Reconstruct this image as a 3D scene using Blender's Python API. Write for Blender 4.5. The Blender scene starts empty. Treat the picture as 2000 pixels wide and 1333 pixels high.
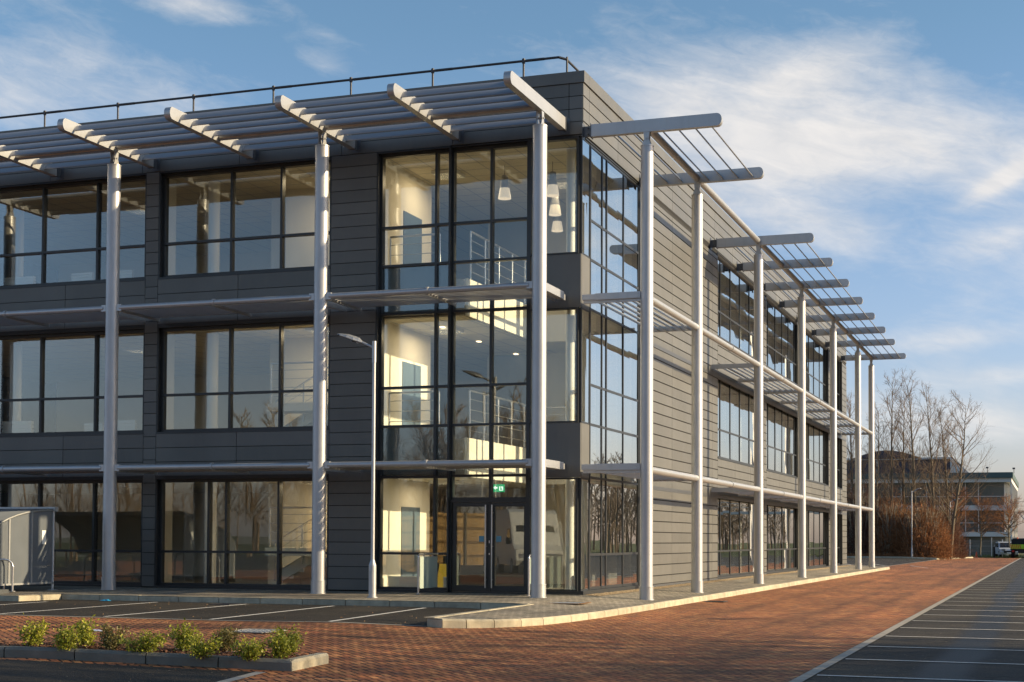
import bpy, math, random
from mathutils import Vector, Matrix
R=math.radians
scene=bpy.context.scene
# ------------------------------------------------------------------ camera
cam_d=bpy.data.cameras.new("camera"); cam=bpy.data.objects.new("camera",cam_d)
scene.collection.objects.link(cam); scene.camera=cam
YAW,PIT,ROL=0.3421,0.0327,0.0047
_d=Vector((-math.sin(YAW)*math.cos(PIT),math.cos(YAW)*math.cos(PIT),math.sin(PIT)))
_r=Vector((math.cos(YAW),math.sin(YAW),0)); _u=_r.cross(_d)
_r2=_r*math.cos(ROL)+_u*math.sin(ROL); _u2=-_r*math.sin(ROL)+_u*math.cos(ROL)
cam.matrix_world=Matrix(((_r2.x,_u2.x,-_d.x,9.6323),(_r2.y,_u2.y,-_d.y,-31.3765),(_r2.z,_u2.z,-_d.z,1.21),(0,0,0,1)))
cam_d.sensor_width=36; cam_d.lens=36*2933.55/2000
cam_d.shift_x=-(1007.03-1000)/2000; cam_d.shift_y=(957.78-666.5)/2000
cam_d.clip_start=.1; cam_d.clip_end=2000
# ------------------------------------------------------------------ light
SUN_EL=19.0; SUN_AZ=13.5      # azimuth north of +x
world=bpy.data.worlds.new("World"); scene.world=world; world.use_nodes=True
W=world.node_tree; W.nodes.clear()
sun_d=bpy.data.lights.new("sun","SUN"); sun_d.energy=5.0; sun_d.angle=R(.5); sun_d.color=(1,.79,.49)
sun=bpy.data.objects.new("sun",sun_d); scene.collection.objects.link(sun)
sd=Vector((math.cos(R(SUN_AZ))*math.cos(R(SUN_EL)),math.sin(R(SUN_AZ))*math.cos(R(SUN_EL)),math.sin(R(SUN_EL))))
sun.rotation_euler=sd.to_track_quat('Z','Y').to_euler(); sun.location=(40,0,30)
scene.view_settings.view_transform='Standard'; scene.view_settings.look='None'
scene.view_settings.gamma=1; scene.view_settings.exposure=0.6
class NT:
    def __init__(s,t): s.t=t
    def n(s,ty,**k):
        nd=s.t.nodes.new(ty)
        for a,b in k.items(): setattr(nd,a,b)
        return nd
    def l(s,a,b): s.t.links.new(a,b)
    def m(s,op,a,b=None,c=None,clamp=False):
        nd=s.t.nodes.new('ShaderNodeMath'); nd.operation=op; nd.use_clamp=clamp
        for i,v in enumerate((a,b,c)):
            if v is None: continue
            if isinstance(v,(int,float)): nd.inputs[i].default_value=v
            else: s.t.links.new(v,nd.inputs[i])
        return nd.outputs[0]
    def mix(s,f,a,b):
        nd=s.t.nodes.new('ShaderNodeMix'); nd.data_type='RGBA'
        for i,v in ((0,f),(6,a),(7,b)):
            if isinstance(v,(int,float)): nd.inputs[i].default_value=v
            elif isinstance(v,tuple): nd.inputs[i].default_value=(*v[:3],1)
            else: s.t.links.new(v,nd.inputs[i])
        return nd.outputs[2]
    def ramp(s,f,stops):
        nd=s.t.nodes.new('ShaderNodeValToRGB'); cr=nd.color_ramp
        while len(cr.elements)<len(stops): cr.elements.new(.5)
        for e,(p,c) in zip(cr.elements,stops): e.position=p; e.color=(*c,1) if len(c)==3 else c
        s.t.links.new(f,nd.inputs[0]); return nd.outputs[0]
    def noise(s,vec,scale,detail=4,rough=.55,dist=0):
        nd=s.t.nodes.new('ShaderNodeTexNoise'); nd.inputs['Scale'].default_value=scale
        nd.inputs['Detail'].default_value=detail; nd.inputs['Roughness'].default_value=rough
        nd.inputs['Distortion'].default_value=dist
        if vec is not None: s.t.links.new(vec,nd.inputs['Vector'])
        return nd.outputs[0]
w=NT(W)
sky=w.n('ShaderNodeTexSky',sky_type='NISHITA',sun_disc=False,sun_elevation=R(SUN_EL),sun_rotation=R(90-SUN_AZ),air_density=1.0,dust_density=1.2,ozone_density=1.0)
tc=w.n('ShaderNodeTexCoord'); sp=w.n('ShaderNodeSeparateXYZ'); w.l(tc.outputs['Generated'],sp.inputs[0])
az=w.m('ARCTAN2',sp.outputs[0],sp.outputs[1]); el=w.m('ARCSINE',w.m('MINIMUM',sp.outputs[2],.999))
cv=w.n('ShaderNodeCombineXYZ'); w.l(w.m('MULTIPLY',az,5.0),cv.inputs[0]); w.l(w.m('MULTIPLY',w.m('ADD',el,w.m('MULTIPLY',az,.22)),17.0),cv.inputs[1])
n1=w.noise(cv.outputs[0],1.1,9,.56,.9); n2=w.noise(cv.outputs[0],4.2,7,.6,.6)
cvw=w.n('ShaderNodeCombineXYZ'); w.l(w.m('MULTIPLY',w.m('ADD',az,w.m('MULTIPLY',el,.7)),26.0),cvw.inputs[0]); w.l(w.m('MULTIPLY',el,60.0),cvw.inputs[1]); n4=w.noise(cvw.outputs[0],1.6,8,.68,1.4)
cv2=w.n('ShaderNodeCombineXYZ'); w.l(w.m('MULTIPLY',az,9.0),cv2.inputs[0]); w.l(w.m('MULTIPLY',el,9.0),cv2.inputs[1]); cv2.inputs[2].default_value=3.3
n3=w.noise(cv2.outputs[0],1.3,6,.55,.5)
mask=None
for a0,e0,sa,se,ti,am in [(-.225,.285,.095,.036,-.22,.72),(-.07,.258,.12,.038,-.22,1.0),(-.165,.240,.07,.03,-.1,.6),(-.25,.250,.05,.035,0,.5),
    (-.15,.205,.07,.016,-.25,.55),(-.028,.226,.030,.007,.5,.75),(-.60,.285,.13,.038,-.35,.62),(-.556,.336,.036,.010,-.1,.85),(-.474,.309,.022,.009,-.25,.5),(-.49,.335,.05,.007,-.45,.3),
    (-.68,.275,.05,.03,0,.5),(-.03,.19,.05,.012,.3,.55),(-.05,.13,.07,.008,.1,.5),(-.02,.075,.08,.012,0,.6),(-.14,.305,.05,.016,.3,.45),(-.10,.080,.07,.022,0,.6),(-.015,.165,.06,.02,.3,.42),(-.01,.105,.06,.007,0,.6),(-.36,.27,.06,.02,-.2,.35),(.35,.2,.3,.06,0,.6),(.9,.3,.4,.07,0,.5),(-2.6,.35,.5,.12,0,.6)]:
    da=w.m('SUBTRACT',az,a0); de=w.m('SUBTRACT',el,e0)
    p=w.m('DIVIDE',w.m('ADD',w.m('MULTIPLY',da,math.cos(ti)),w.m('MULTIPLY',de,math.sin(ti))),sa)
    q=w.m('DIVIDE',w.m('SUBTRACT',w.m('MULTIPLY',de,math.cos(ti)),w.m('MULTIPLY',da,math.sin(ti))),se)
    g_=w.m('MULTIPLY',w.m('EXPONENT',w.m('MULTIPLY',w.m('ADD',w.m('MULTIPLY',p,p),w.m('MULTIPLY',q,q)),-1.0)),am)
    mask=g_ if mask is None else w.m('ADD',mask,g_)
nn=w.m('ADD',w.m('ADD',w.m('ADD',w.m('MULTIPLY',n1,.9),w.m('MULTIPLY',n2,.30)),w.m('MULTIPLY',n3,.35)),w.m('MULTIPLY_ADD',n4,.34,-.135))
dens=w.m('MULTIPLY',w.m('ADD',w.m('ADD',nn,w.m('MULTIPLY',mask,.70)),-.90),1.22)
dens=w.m('SMOOTH_MIN',w.m('MAXIMUM',dens,0),.93,.25)
dens=w.m('POWER',w.m('MAXIMUM',dens,0),1.25)
mulS=w.n('ShaderNodeVectorMath',operation='MULTIPLY'); w.l(sky.outputs[0],mulS.inputs[0]); w.l(w.mix(w.m('DIVIDE',el,.33,clamp=True),(1.13,1.06,1.42),(.85,1.06,1.17)),mulS.inputs[1])
ccol=w.mix(w.m('MULTIPLY',n2,1.2,clamp=True),(4.6,4.7,4.9),(7.2,6.8,6.4))
skc=w.mix(dens,mulS.outputs[0],ccol)
bg=w.n('ShaderNodeBackground'); bg.inputs[1].default_value=.092; w.l(skc,bg.inputs[0])
wo=w.n('ShaderNodeOutputWorld'); w.l(bg.outputs[0],wo.inputs[0])

# ------------------------------------------------------------------ helpers
C=scene.collection
class MB:
    def __init__(s): s.v=[]; s.f=[]; s.sm=[]
    def add(s,vs,fs,sm=False):
        o=len(s.v); s.v+= [tuple(p) for p in vs]; s.f+=[tuple(o+i for i in f) for f in fs]; s.sm+=[sm]*len(fs); return s
    def box(s,x0,x1,y0,y1,z0,z1):
        if x0>x1:x0,x1=x1,x0
        if y0>y1:y0,y1=y1,y0
        if z0>z1:z0,z1=z1,z0
        return s.add([(x0,y0,z0),(x1,y0,z0),(x1,y1,z0),(x0,y1,z0),(x0,y0,z1),(x1,y0,z1),(x1,y1,z1),(x0,y1,z1)],
            [(0,3,2,1),(4,5,6,7),(0,1,5,4),(1,2,6,5),(2,3,7,6),(3,0,4,7)])
    def hexa(s,b,t):
        return s.add(list(b)+list(t),[(3,2,1,0),(4,5,6,7),(0,1,5,4),(1,2,6,5),(2,3,7,6),(3,0,4,7)])
    def tube(s,p,q,r,r2=None,n=12,cap=True,sm=True):
        p=Vector(p);q=Vector(q); r2=r if r2 is None else r2
        d=(q-p).normalized(); a=Vector((0,0,1)) if abs(d.z)<.9 else Vector((1,0,0))
        u=d.cross(a).normalized(); v=d.cross(u)
        vs=[];fs=[]
        for c,rr in ((p,r),(q,r2)):
            for i in range(n):
                t=2*math.pi*i/n; vs.append(c+u*(math.cos(t)*rr)+v*(math.sin(t)*rr))
        for i in range(n): fs.append((i,i+n,(i+1)%n+n,(i+1)%n))
        s.add(vs,fs,sm)
        if cap: s.add(vs[:n],[tuple(range(n))]); s.add(vs[n:],[tuple(reversed(range(n)))])
        return s
    def path(s,pts,r,n=10):
        for a,b in zip(pts,pts[1:]): s.tube(a,b,r,n=n)
        return s
    def prism(s,poly,ax,a,b,sm=False):
        """extrude 2-D polygon along axis ax from a to b; poly in the other two axes"""
        def P(u,v,w_):
            return {'x':(w_,u,v),'y':(u,w_,v),'z':(u,v,w_)}[ax]
        n=len(poly); vs=[P(u,v,a) for u,v in poly]+[P(u,v,b) for u,v in poly]
        area=sum(poly[i][0]*poly[(i+1)%n][1]-poly[(i+1)%n][0]*poly[i][1] for i in range(n))
        fl=(area>0)!=(ax=='y')
        side=[(i,(i+1)%n,(i+1)%n+n,i+n) for i in range(n)]; c0=tuple(reversed(range(n))); c1=tuple(range(n,2*n))
        if not fl or b<a: side=[tuple(reversed(f)) for f in side]; c0=tuple(reversed(c0)); c1=tuple(reversed(c1))
        s.add(vs,side,sm); s.add(vs,[c0,c1]); return s
    def revolve(s,prof,cx,cy,n=16,sm=True):
        vs=[];fs=[]
        for r,z in prof:
            for i in range(n):
                t=2*math.pi*i/n; vs.append((cx+r*math.cos(t),cy+r*math.sin(t),z))
        for k in range(len(prof)-1):
            for i in range(n): fs.append((k*n+i,k*n+(i+1)%n,(k+1)*n+(i+1)%n,(k+1)*n+i))
        return s.add(vs,fs,sm)
    def build(s,name,mat,parent=None,loc=None):
        me=bpy.data.meshes.new(name)
        if loc: s.v=[(x-loc[0],y-loc[1],z-loc[2]) for x,y,z in s.v]
        me.from_pydata(s.v,[],s.f); me.polygons.foreach_set('use_smooth',s.sm)
        me.materials.append(mat); me.update()
        o=bpy.data.objects.new(name,me); C.objects.link(o)
        if parent: o.parent=parent
        if loc: o.location=loc
        return o
def tag(o,label=None,cat=None,group=None,kind=None):
    if label:o['label']=label
    if cat:o['category']=cat
    if group:o['group']=group
    if kind:o['kind']=kind
    return o
def empty(name,loc=(0,0,0),label=None,cat=None,group=None,rz=0):
    o=bpy.data.objects.new(name,None); o.empty_display_size=.3; C.objects.link(o); o.location=loc; o.rotation_euler=(0,0,rz)
    return tag(o,label,cat,group)
def copy_tree(o,parent=None):
    c=o.copy(); C.objects.link(c); c.parent=parent
    for ch in list(o.children): copy_tree(ch,c)
    return c
def struct(o): o['kind']='structure'; return o
# ------------------------------------------------------------------ materials
def pmat(name,col,rough=.5,metal=0,spec=.5,var=0,vscale=3,bump=0,bscale=40,rvar=0,island=0,emis=None,estr=0,dirt=0):
    m=bpy.data.materials.new(name); m.use_nodes=True; t=NT(m.node_tree); b=m.node_tree.nodes['Principled BSDF']
    b.inputs['Base Color'].default_value=(*col,1); b.inputs['Roughness'].default_value=rough; b.inputs['Metallic'].default_value=metal
    b.inputs['Specular IOR Level'].default_value=spec
    g=t.n('ShaderNodeNewGeometry'); pos=g.outputs['Position']; c=None
    if var or island or dirt:
        c=tuple(col)
        if var:
            nz=t.noise(pos,vscale,5,.6); f=t.m('MULTIPLY_ADD',nz,2,-.5,clamp=True)
            c=t.mix(f,tuple(x*(1-var) for x in col),tuple(min(1,x*(1+var)) for x in col))
        if island:
            rn=g.outputs['Random Per Island']; v=t.m('MULTIPLY_ADD',rn,2*island,1-island)
            vm=t.n('ShaderNodeVectorMath',operation='SCALE')
            if isinstance(c,tuple): vm.inputs[0].default_value=c
            else: t.l(c,vm.inputs[0])
            t.l(v,vm.inputs['Scale']); c=vm.outputs[0]
        if dirt:
            mp=t.n('ShaderNodeMapping'); mp.inputs['Scale'].default_value=(3,3,.35); t.l(pos,mp.inputs[0])
            nz=t.noise(mp.outputs[0],2.2,8,.65); f=t.ramp(nz,[(.5,(0,0,0)),(.75,(dirt,)*3)])
            c=t.mix(f,c,(.16,.15,.13))
        t.l(c,b.inputs['Base Color'])
    if rvar:
        nz=t.noise(pos,vscale*2.3,5,.6); t.l(t.m('MULTIPLY_ADD',nz,rvar*2,rough-rvar,clamp=True),b.inputs['Roughness'])
    if bump:
        nz=t.noise(pos,bscale,6,.6); bp=t.n('ShaderNodeBump'); bp.inputs['Strength'].default_value=bump; bp.inputs['Distance'].default_value=.02
        t.l(nz,bp.inputs['Height']); t.l(bp.outputs[0],b.inputs['Normal'])
    if emis: b.inputs['Emission Color'].default_value=(*emis,1); b.inputs['Emission Strength'].default_value=estr
    return m
M={}
M['clad']=pmat('anthracite_cladding',(.134,.132,.124),.42,.10,.35,var=.10,vscale=.8,rvar=.09,island=.10,dirt=.4,bump=.03,bscale=1.3)
M['joint']=pmat('dark_joint',(.012,.012,.013),.8)
M['flash']=pmat('dark_flashing',(.10,.105,.115),.4,.3,var=.05)
M['frame']=pmat('window_frame_paint',(.028,.031,.034),.38,.1,.5,var=.1,vscale=2)
M['silver']=pmat('silver_paint',(.46,.46,.47),.44,.5,.5,var=.06,vscale=2.5,rvar=.06,dirt=.22)
M['silver2']=pmat('satin_aluminium',(.45,.455,.465),.38,.5,.5,dirt=.15,var=.05,vscale=1.5,rvar=.05)
M['blade']=pmat('anodised_blade',(.31,.315,.335),.4,.4,.5,var=.04,vscale=1.5,rvar=.05)
M['steel']=pmat('brushed_steel',(.55,.55,.56),.28,.9)
M['galv']=pmat('galvanised_steel',(.42,.43,.44),.45,.6,var=.15,vscale=12)
M['rail']=pmat('dark_rail_steel',(.05,.05,.055),.5,.3)
M['white']=pmat('interior_white_wall',(.84,.80,.70),.85,var=.02)
M['white2']=pmat('white_enamel',(.8,.79,.76),.5)
M['cream']=pmat('cream_ceiling',(.76,.70,.56),.9,var=.03)
M['grey_in']=pmat('grey_interior_wall',(.30,.32,.36),.85,var=.03)
M['carpet']=pmat('grey_carpet',(.30,.28,.25),.95,var=.15,vscale=20)
M['teal']=pmat('teal_spandrel_glass',(.085,.12,.135),.18,.0,.6)
M['bluedoor']=pmat('blue_grey_door',(.10,.15,.21),.5)
M['kerb']=pmat('kerb_concrete',(.42,.37,.27),.9,var=.3,vscale=4,bump=.25,bscale=50,island=.10,dirt=.35)
M['concrete']=pmat('concrete_edging',(.33,.30,.26),.9,var=.2,vscale=5,bump=.2,bscale=60)
M['white_line']=None
M['soil']=None
def asphalt(name,col=(.022,.020,.018),wet=None):  # wet: switches on a darker, smoother strip
    m=bpy.data.materials.new(name); m.use_nodes=True; t=NT(m.node_tree); b=m.node_tree.nodes['Principled BSDF']
    g=t.n('ShaderNodeNewGeometry'); pos=g.outputs['Position']
    sp=t.n('ShaderNodeTexVoronoi'); sp.inputs['Scale'].default_value=70; t.l(pos,sp.inputs['Vector'])
    grain=t.ramp(sp.outputs['Color'],[(.2,(.6,.6,.6)),(.8,(1.35,1.33,1.3)),(.97,(3.2,3.0,2.7))])
    big=t.ramp(t.noise(pos,.45,7,.6,.4),[(.28,(.6,.6,.62)),(.5,(1.1,1.08,1.05)),(.66,(1.9,1.75,1.5)),(.8,(2.9,2.5,1.95))])
    v=t.n('ShaderNodeVectorMath',operation='MULTIPLY'); t.l(grain,v.inputs[0]); t.l(big,v.inputs[1])
    v2=t.n('ShaderNodeVectorMath',operation='MULTIPLY'); t.l(v.outputs[0],v2.inputs[0]); v2.inputs[1].default_value=col
    # cracks and old patches
    ve=t.n('ShaderNodeTexVoronoi',feature='DISTANCE_TO_EDGE'); ve.inputs['Scale'].default_value=.33
    wv=t.n('ShaderNodeVectorMath',operation='ADD'); nzc=t.n('ShaderNodeTexNoise'); nzc.inputs['Scale'].default_value=1.6; nzc.inputs['Detail'].default_value=6; t.l(pos,nzc.inputs['Vector'])
    t.l(pos,wv.inputs[0]); t.l(nzc.outputs['Color'],wv.inputs[1]); t.l(wv.outputs[0],ve.inputs['Vector'])
    crk=t.m('MULTIPLY',t.m('LESS_THAN',ve.outputs['Distance'],.006),t.m('GREATER_THAN',t.noise(pos,.15,2,.5),.52))
    v3=t.mix(crk,v2.outputs[0],(.006,.006,.006))
    # scattered grit
    vo=t.n('ShaderNodeTexVoronoi'); vo.inputs['Scale'].default_value=5.5; t.l(pos,vo.inputs['Vector'])
    gr=t.m('LESS_THAN',vo.outputs['Distance'],.07)
    c=t.mix(gr,v3,(.30,.24,.17))
    rough=.82
    if wet:  # darker, smoother strip at a wobbling x along the lot
        s2=t.n('ShaderNodeSeparateXYZ'); t.l(pos,s2.inputs[0])
        wob=t.noise(pos,.12,4,.5)
        xx=t.m('SUBTRACT',s2.outputs[0],t.m('MULTIPLY_ADD',wob,.9,8.1))
        f=t.m('SUBTRACT',1.0,t.m('MULTIPLY',t.m('ABSOLUTE',xx),2.6),clamp=True)
        f=t.m('MULTIPLY',t.m('SMOOTH_MIN',f,.5,.2),1.7,clamp=True)
        c=t.mix(f,c,(.015,.015,.016))
        t.l(t.m('MULTIPLY_ADD',f,-.28,.82),b.inputs['Roughness'])
    else: b.inputs['Roughness'].default_value=rough
    t.l(c,b.inputs['Base Color']); b.inputs['Specular IOR Level'].default_value=.3
    bp=t.n('ShaderNodeBump'); bp.inputs['Strength'].default_value=.5; bp.inputs['Distance'].default_value=.01
    t.l(sp.outputs['Distance'],bp.inputs['Height']); t.l(bp.outputs[0],b.inputs['Normal'])
    return m
M['asphalt']=asphalt('asphalt'); M['asphalt_lot']=asphalt('asphalt_lot',(.031,.028,.025),wet=True)  # the lot gets the darker, smoother strip
def block_paving(name,cols,cell,jointw,jointc,rot,jstr=1.0,moss=(.05,.045,.04)):
    """rectangular 2:1 blocks laid in herringbone"""
    m=bpy.data.materials.new(name); m.use_nodes=True; t=NT(m.node_tree); b=m.node_tree.nodes['Principled BSDF']
    g=t.n('ShaderNodeNewGeometry'); mp=t.n('ShaderNodeMapping'); t.l(g.outputs['Position'],mp.inputs[0])
    mp.inputs['Rotation'].default_value=(0,0,rot); mp.inputs['Scale'].default_value=(1/cell,)*3
    s=t.n('ShaderNodeSeparateXYZ'); t.l(mp.outputs[0],s.inputs[0]); X,Y=s.outputs[0],s.outputs[1]
    i=t.m('FLOOR',X); j=t.m('FLOOR',Y); fx=t.m('SUBTRACT',X,i); fy=t.m('SUBTRACT',Y,j)
    k=t.m('FLOORED_MODULO',t.m('SUBTRACT',i,j),4.0)
    ks=[t.m('COMPARE',k,float(q),.1) for q in range(4)]
    L=t.m('ADD',fx,ks[1]); Rr=t.m('ADD',t.m('SUBTRACT',1.0,fx),ks[0]); B=t.m('ADD',fy,ks[2]); T=t.m('ADD',t.m('SUBTRACT',1.0,fy),ks[3])
    d=t.m('MINIMUM',t.m('MINIMUM',L,Rr),t.m('MINIMUM',B,T))
    jm=t.m('SUBTRACT',1.0,t.m('DIVIDE',t.m('SUBTRACT',d,jointw*.5),jointw*.8),clamp=True)
    cb=t.n('ShaderNodeCombineXYZ'); t.l(t.m('SUBTRACT',i,ks[1]),cb.inputs[0]); t.l(t.m('SUBTRACT',j,ks[2]),cb.inputs[1])
    wn=t.n('ShaderNodeTexWhiteNoise',noise_dimensions='2D'); t.l(cb.outputs[0],wn.inputs['Vector'])
    c=t.ramp(wn.outputs['Value'],cols)
    pos=g.outputs['Position']
    big=t.ramp(t.noise(pos,.22,6,.6,.6),[(.3,(.62,.60,.62)),(.48,(1,1,1)),(.68,(1.42,1.36,1.28))])
    mp2=t.n('ShaderNodeMapping'); t.l(pos,mp2.inputs[0]); mp2.inputs['Scale'].default_value=(1.3,.10,1)
    trk=t.ramp(t.noise(mp2.outputs[0],1.0,5,.55),[(.32,(.74,.73,.73)),(.62,(1.28,1.24,1.2))])
    fine=t.ramp(t.noise(pos,35,4,.6),[(.3,(.8,.8,.8)),(.7,(1.2,1.2,1.2))])
    s3=t.n('ShaderNodeSeparateXYZ'); t.l(pos,s3.inputs[0]); wb=t.m('MULTIPLY_ADD',t.noise(pos,.08,3,.5),1.2,-.6); tyre=None
    for xc in (3.3,5.0,5.9):
        q_=t.m('SUBTRACT',1.0,t.m('MULTIPLY',t.m('ABSOLUTE',t.m('SUBTRACT',t.m('ADD',s3.outputs[0],wb),xc)),3.2),clamp=True); tyre=q_ if tyre is None else t.m('MAXIMUM',tyre,q_)
    ty=t.ramp(t.m('MULTIPLY',tyre,t.noise(pos,.7,5,.6)),[(.1,(1,1,1)),(.6,(.70,.70,.72))])
    stn=t.ramp(t.noise(pos,1.7,7,.7,1.0),[(.60,(1,1,1)),(.70,(.72,.72,.70))])
    for q in (big,trk,fine,ty,stn):
        v=t.n('ShaderNodeVectorMath',operation='MULTIPLY'); t.l(c,v.inputs[0]); t.l(q,v.inputs[1]); c=v.outputs[0]
    c=t.mix(t.m('MULTIPLY',jm,jstr),c,jointc)
    t.l(c,b.inputs['Base Color']); b.inputs['Roughness'].default_value=.78; b.inputs['Specular IOR Level'].default_value=.35
    bp=t.n('ShaderNodeBump'); bp.inputs['Strength'].default_value=.8; bp.inputs['Distance'].default_value=.012
    h=t.m('ADD',t.m('SUBTRACT',1.0,jm),t.m('MULTIPLY',wn.outputs['Value'],.25)); t.l(t.m('ADD',h,t.m('MULTIPLY',t.noise(pos,60,3,.6),.2)),bp.inputs['Height'])
    t.l(bp.outputs[0],b.inputs['Normal'])
    return m
M['brick']=block_paving('red_block_paving',[(0,(.24,.080,.034)),(.3,(.36,.140,.050)),(.6,(.46,.215,.085)),(.82,(.32,.110,.046)),(1,(.20,.095,.052))],.105,.135,(.018,.010,.007),R(45))
M['greypav']=block_paving('grey_block_paving',[(0,(.18,.165,.13)),(.5,(.25,.225,.18)),(1,(.31,.28,.23))],.105,.09,(.05,.047,.043),0)
def linepaint():
    m=bpy.data.materials.new('road_marking_paint'); m.use_nodes=True; t=NT(m.node_tree); b=m.node_tree.nodes['Principled BSDF']
    g=t.n('ShaderNodeNewGeometry'); nz=t.noise(g.outputs['Position'],30,6,.7)
    t.l(t.ramp(nz,[(.36,(.10,.09,.085)),(.44,(.66,.63,.58)),(.8,(.78,.76,.72))]),b.inputs['Base Color']); b.inputs['Roughness'].default_value=.8
    return m
M['white_line']=linepaint()
def twotone(name,stops,scale,rough=.95,bump=.6,detail=8):
    m=bpy.data.materials.new(name); m.use_nodes=True; t=NT(m.node_tree); b=m.node_tree.nodes['Principled BSDF']
    g=t.n('ShaderNodeNewGeometry'); nz=t.noise(g.outputs['Position'],scale,detail,.65)
    t.l(t.ramp(nz,stops),b.inputs['Base Color']); b.inputs['Roughness'].default_value=rough; b.inputs['Specular IOR Level'].default_value=.2
    bp=t.n('ShaderNodeBump'); bp.inputs['Strength'].default_value=bump; bp.inputs['Distance'].default_value=.05; t.l(nz,bp.inputs['Height']); t.l(bp.outputs[0],b.inputs['Normal'])
    return m
M['soil']=twotone('bark_mulch',[(.3,(.03,.014,.008)),(.55,(.10,.045,.022)),(.75,(.22,.11,.06))],30)
M['gravel']=twotone('pea_gravel',[(.3,(.14,.10,.06)),(.5,(.36,.27,.17)),(.7,(.60,.50,.36))],38,bump=1)
M['ground']=twotone('rough_grass',[(.3,(.05,.05,.02)),(.55,(.075,.09,.03)),(.75,(.12,.10,.05))],.9)
M['verge']=twotone('leaf_litter',[(.3,(.07,.035,.015)),(.55,(.18,.09,.04)),(.75,(.27,.15,.07))],4)
def glass(name,tint,refl,wav=.02,wsc=.9):
    m=bpy.data.materials.new(name); m.use_nodes=True; T=m.node_tree; T.nodes.clear(); t=NT(T)
    g=t.n('ShaderNodeNewGeometry'); mp=t.n('ShaderNodeMapping'); t.l(g.outputs['Position'],mp.inputs[0]); mp.inputs['Scale'].default_value=(1,1,.5)
    nz=t.noise(mp.outputs[0],wsc,2,.4); bp=t.n('ShaderNodeBump'); bp.inputs['Strength'].default_value=wav; bp.inputs['Distance'].default_value=.1; t.l(nz,bp.inputs['Height'])
    gl=t.n('ShaderNodeBsdfGlossy'); gl.inputs['Roughness'].default_value=0.0; gl.inputs['Color'].default_value=(.79,.81,.79,1); t.l(bp.outputs[0],gl.inputs['Normal'])
    tr=t.n('ShaderNodeBsdfTransparent'); tr.inputs[0].default_value=(*tint,1)
    fr=t.n('ShaderNodeFresnel'); fr.inputs[0].default_value=1.5
    f=t.m('MULTIPLY_ADD',fr.outputs[0],.78,refl,clamp=True); mx=t.n('ShaderNodeMixShader'); t.l(f,mx.inputs[0]); t.l(tr.outputs[0],mx.inputs[1]); t.l(gl.outputs[0],mx.inputs[2])
    o=t.n('ShaderNodeOutputMaterial'); t.l(mx.outputs[0],o.inputs[0]); return m
M['glass']=glass('facade_glass',(.96,.98,.965),.07,.004)
M['glass_clear']=glass('clear_glass',(.75,.80,.78),.03,0)
M['poly']=pmat('grey_polycarbonate',(.125,.14,.16),.25,0,.5,var=.12,vscale=1.5,dirt=.3)
M['bark']=pmat('bark',(.15,.125,.09),.9,0,.2,var=.35,vscale=3)
M['birch']=pmat('pale_bark',(.27,.23,.17),.85,0,.2,var=.4,vscale=4)
M['twig']=pmat('bare_twigs',(.22,.16,.11),.9,0,.2,var=.3,vscale=.6)
M['redtwig']=pmat('russet_twigs',(.27,.125,.055),.9,0,.2,var=.4,vscale=.5,island=.45)
M['purpletwig']=pmat('purple_brown_twigs',(.15,.075,.05),.9,0,.2,var=.35,vscale=.5,island=.35)
M['leafbase']=None
# ------------------------------------------------------------------ ground
def gz(x):
    t=min(max((x+1)/5,0),1); return -.12-.16*t
def ground_poly(name,pts,mat,off,parent=None,kind=True,follow=True,thick=0):
    """flat sheet following the paving level, split at x=-1 and x=4"""
    import bmesh
    bm=bmesh.new(); vs=[bm.verts.new((x,y,0)) for x,y in pts]; f=bm.faces.new(vs)
    for xc in (-1,4):
        geom=bm.verts[:]+bm.edges[:]+bm.faces[:]
        bmesh.ops.bisect_plane(bm,geom=geom,plane_co=(xc,0,0),plane_no=(1,0,0))
    for v in bm.verts: v.co.z=gz(v.co.x)+off if follow else off
    bmesh.ops.triangulate(bm,faces=bm.faces[:])
    bmesh.ops.recalc_face_normals(bm,faces=bm.faces[:])
    if bm.faces and sum(f.normal.z for f in bm.faces)<0: bmesh.ops.reverse_faces(bm,faces=bm.faces[:])
    me=bpy.data.meshes.new(name); bm.to_mesh(me); bm.free(); me.materials.append(mat)
    o=bpy.data.objects.new(name,me); C.objects.link(o)
    if kind: struct(o)
    return o
struct(MB().add([(-900,-900,-.36),(900,-900,-.36),(900,900,-.36),(-900,900,-.36)],[(0,1,2,3)]).build('ground',M['ground']))
ground_poly('brick_road',[(-60,-60),(7.05,-60),(7.05,113),(-60,113)],M['brick'],0)
ground_poly('car_park_bays',[(-40,-10.16),(-2.75,-10.12),(.42,-9.55),(.42,-4.2),(-40,-4.2)],M['asphalt'],.005)
ground_poly('car_park_edging',[(-40,-10.28),(-2.75,-10.24),(.42,-9.67),(.42,-9.552),(-2.75,-10.122),(-40,-10.162)],M['concrete'],.007)
ground_poly('access_road',[(-60,-60),(2.1,-60),(2.1,-22),(1.9,-18.4),(1.72,-17.3),(-60,-29.8)],M['asphalt'],.005)
ground_poly('access_road_edging',[(2.22,-60),(2.22,-22),(2.02,-18.4),(1.84,-17.3),(1.722,-17.302),(1.902,-18.402),(2.102,-22),(2.102,-60)],M['concrete'],.009)
ground_poly('side_car_park',[(7.17,-60),(60,-60),(60,113),(7.17,113)],M['asphalt_lot'],.003)
ground_poly('side_car_park_edging',[(7.04,-60),(7.172,-60),(7.172,113),(7.04,113)],M['concrete'],.012)
ground_poly('rear_car_park',[(-40,45.9),(1.96,46.6),(1.0,50),(1.15,62),(1.4,87.5),(-40,87.5)],M['asphalt'],.006)
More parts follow.
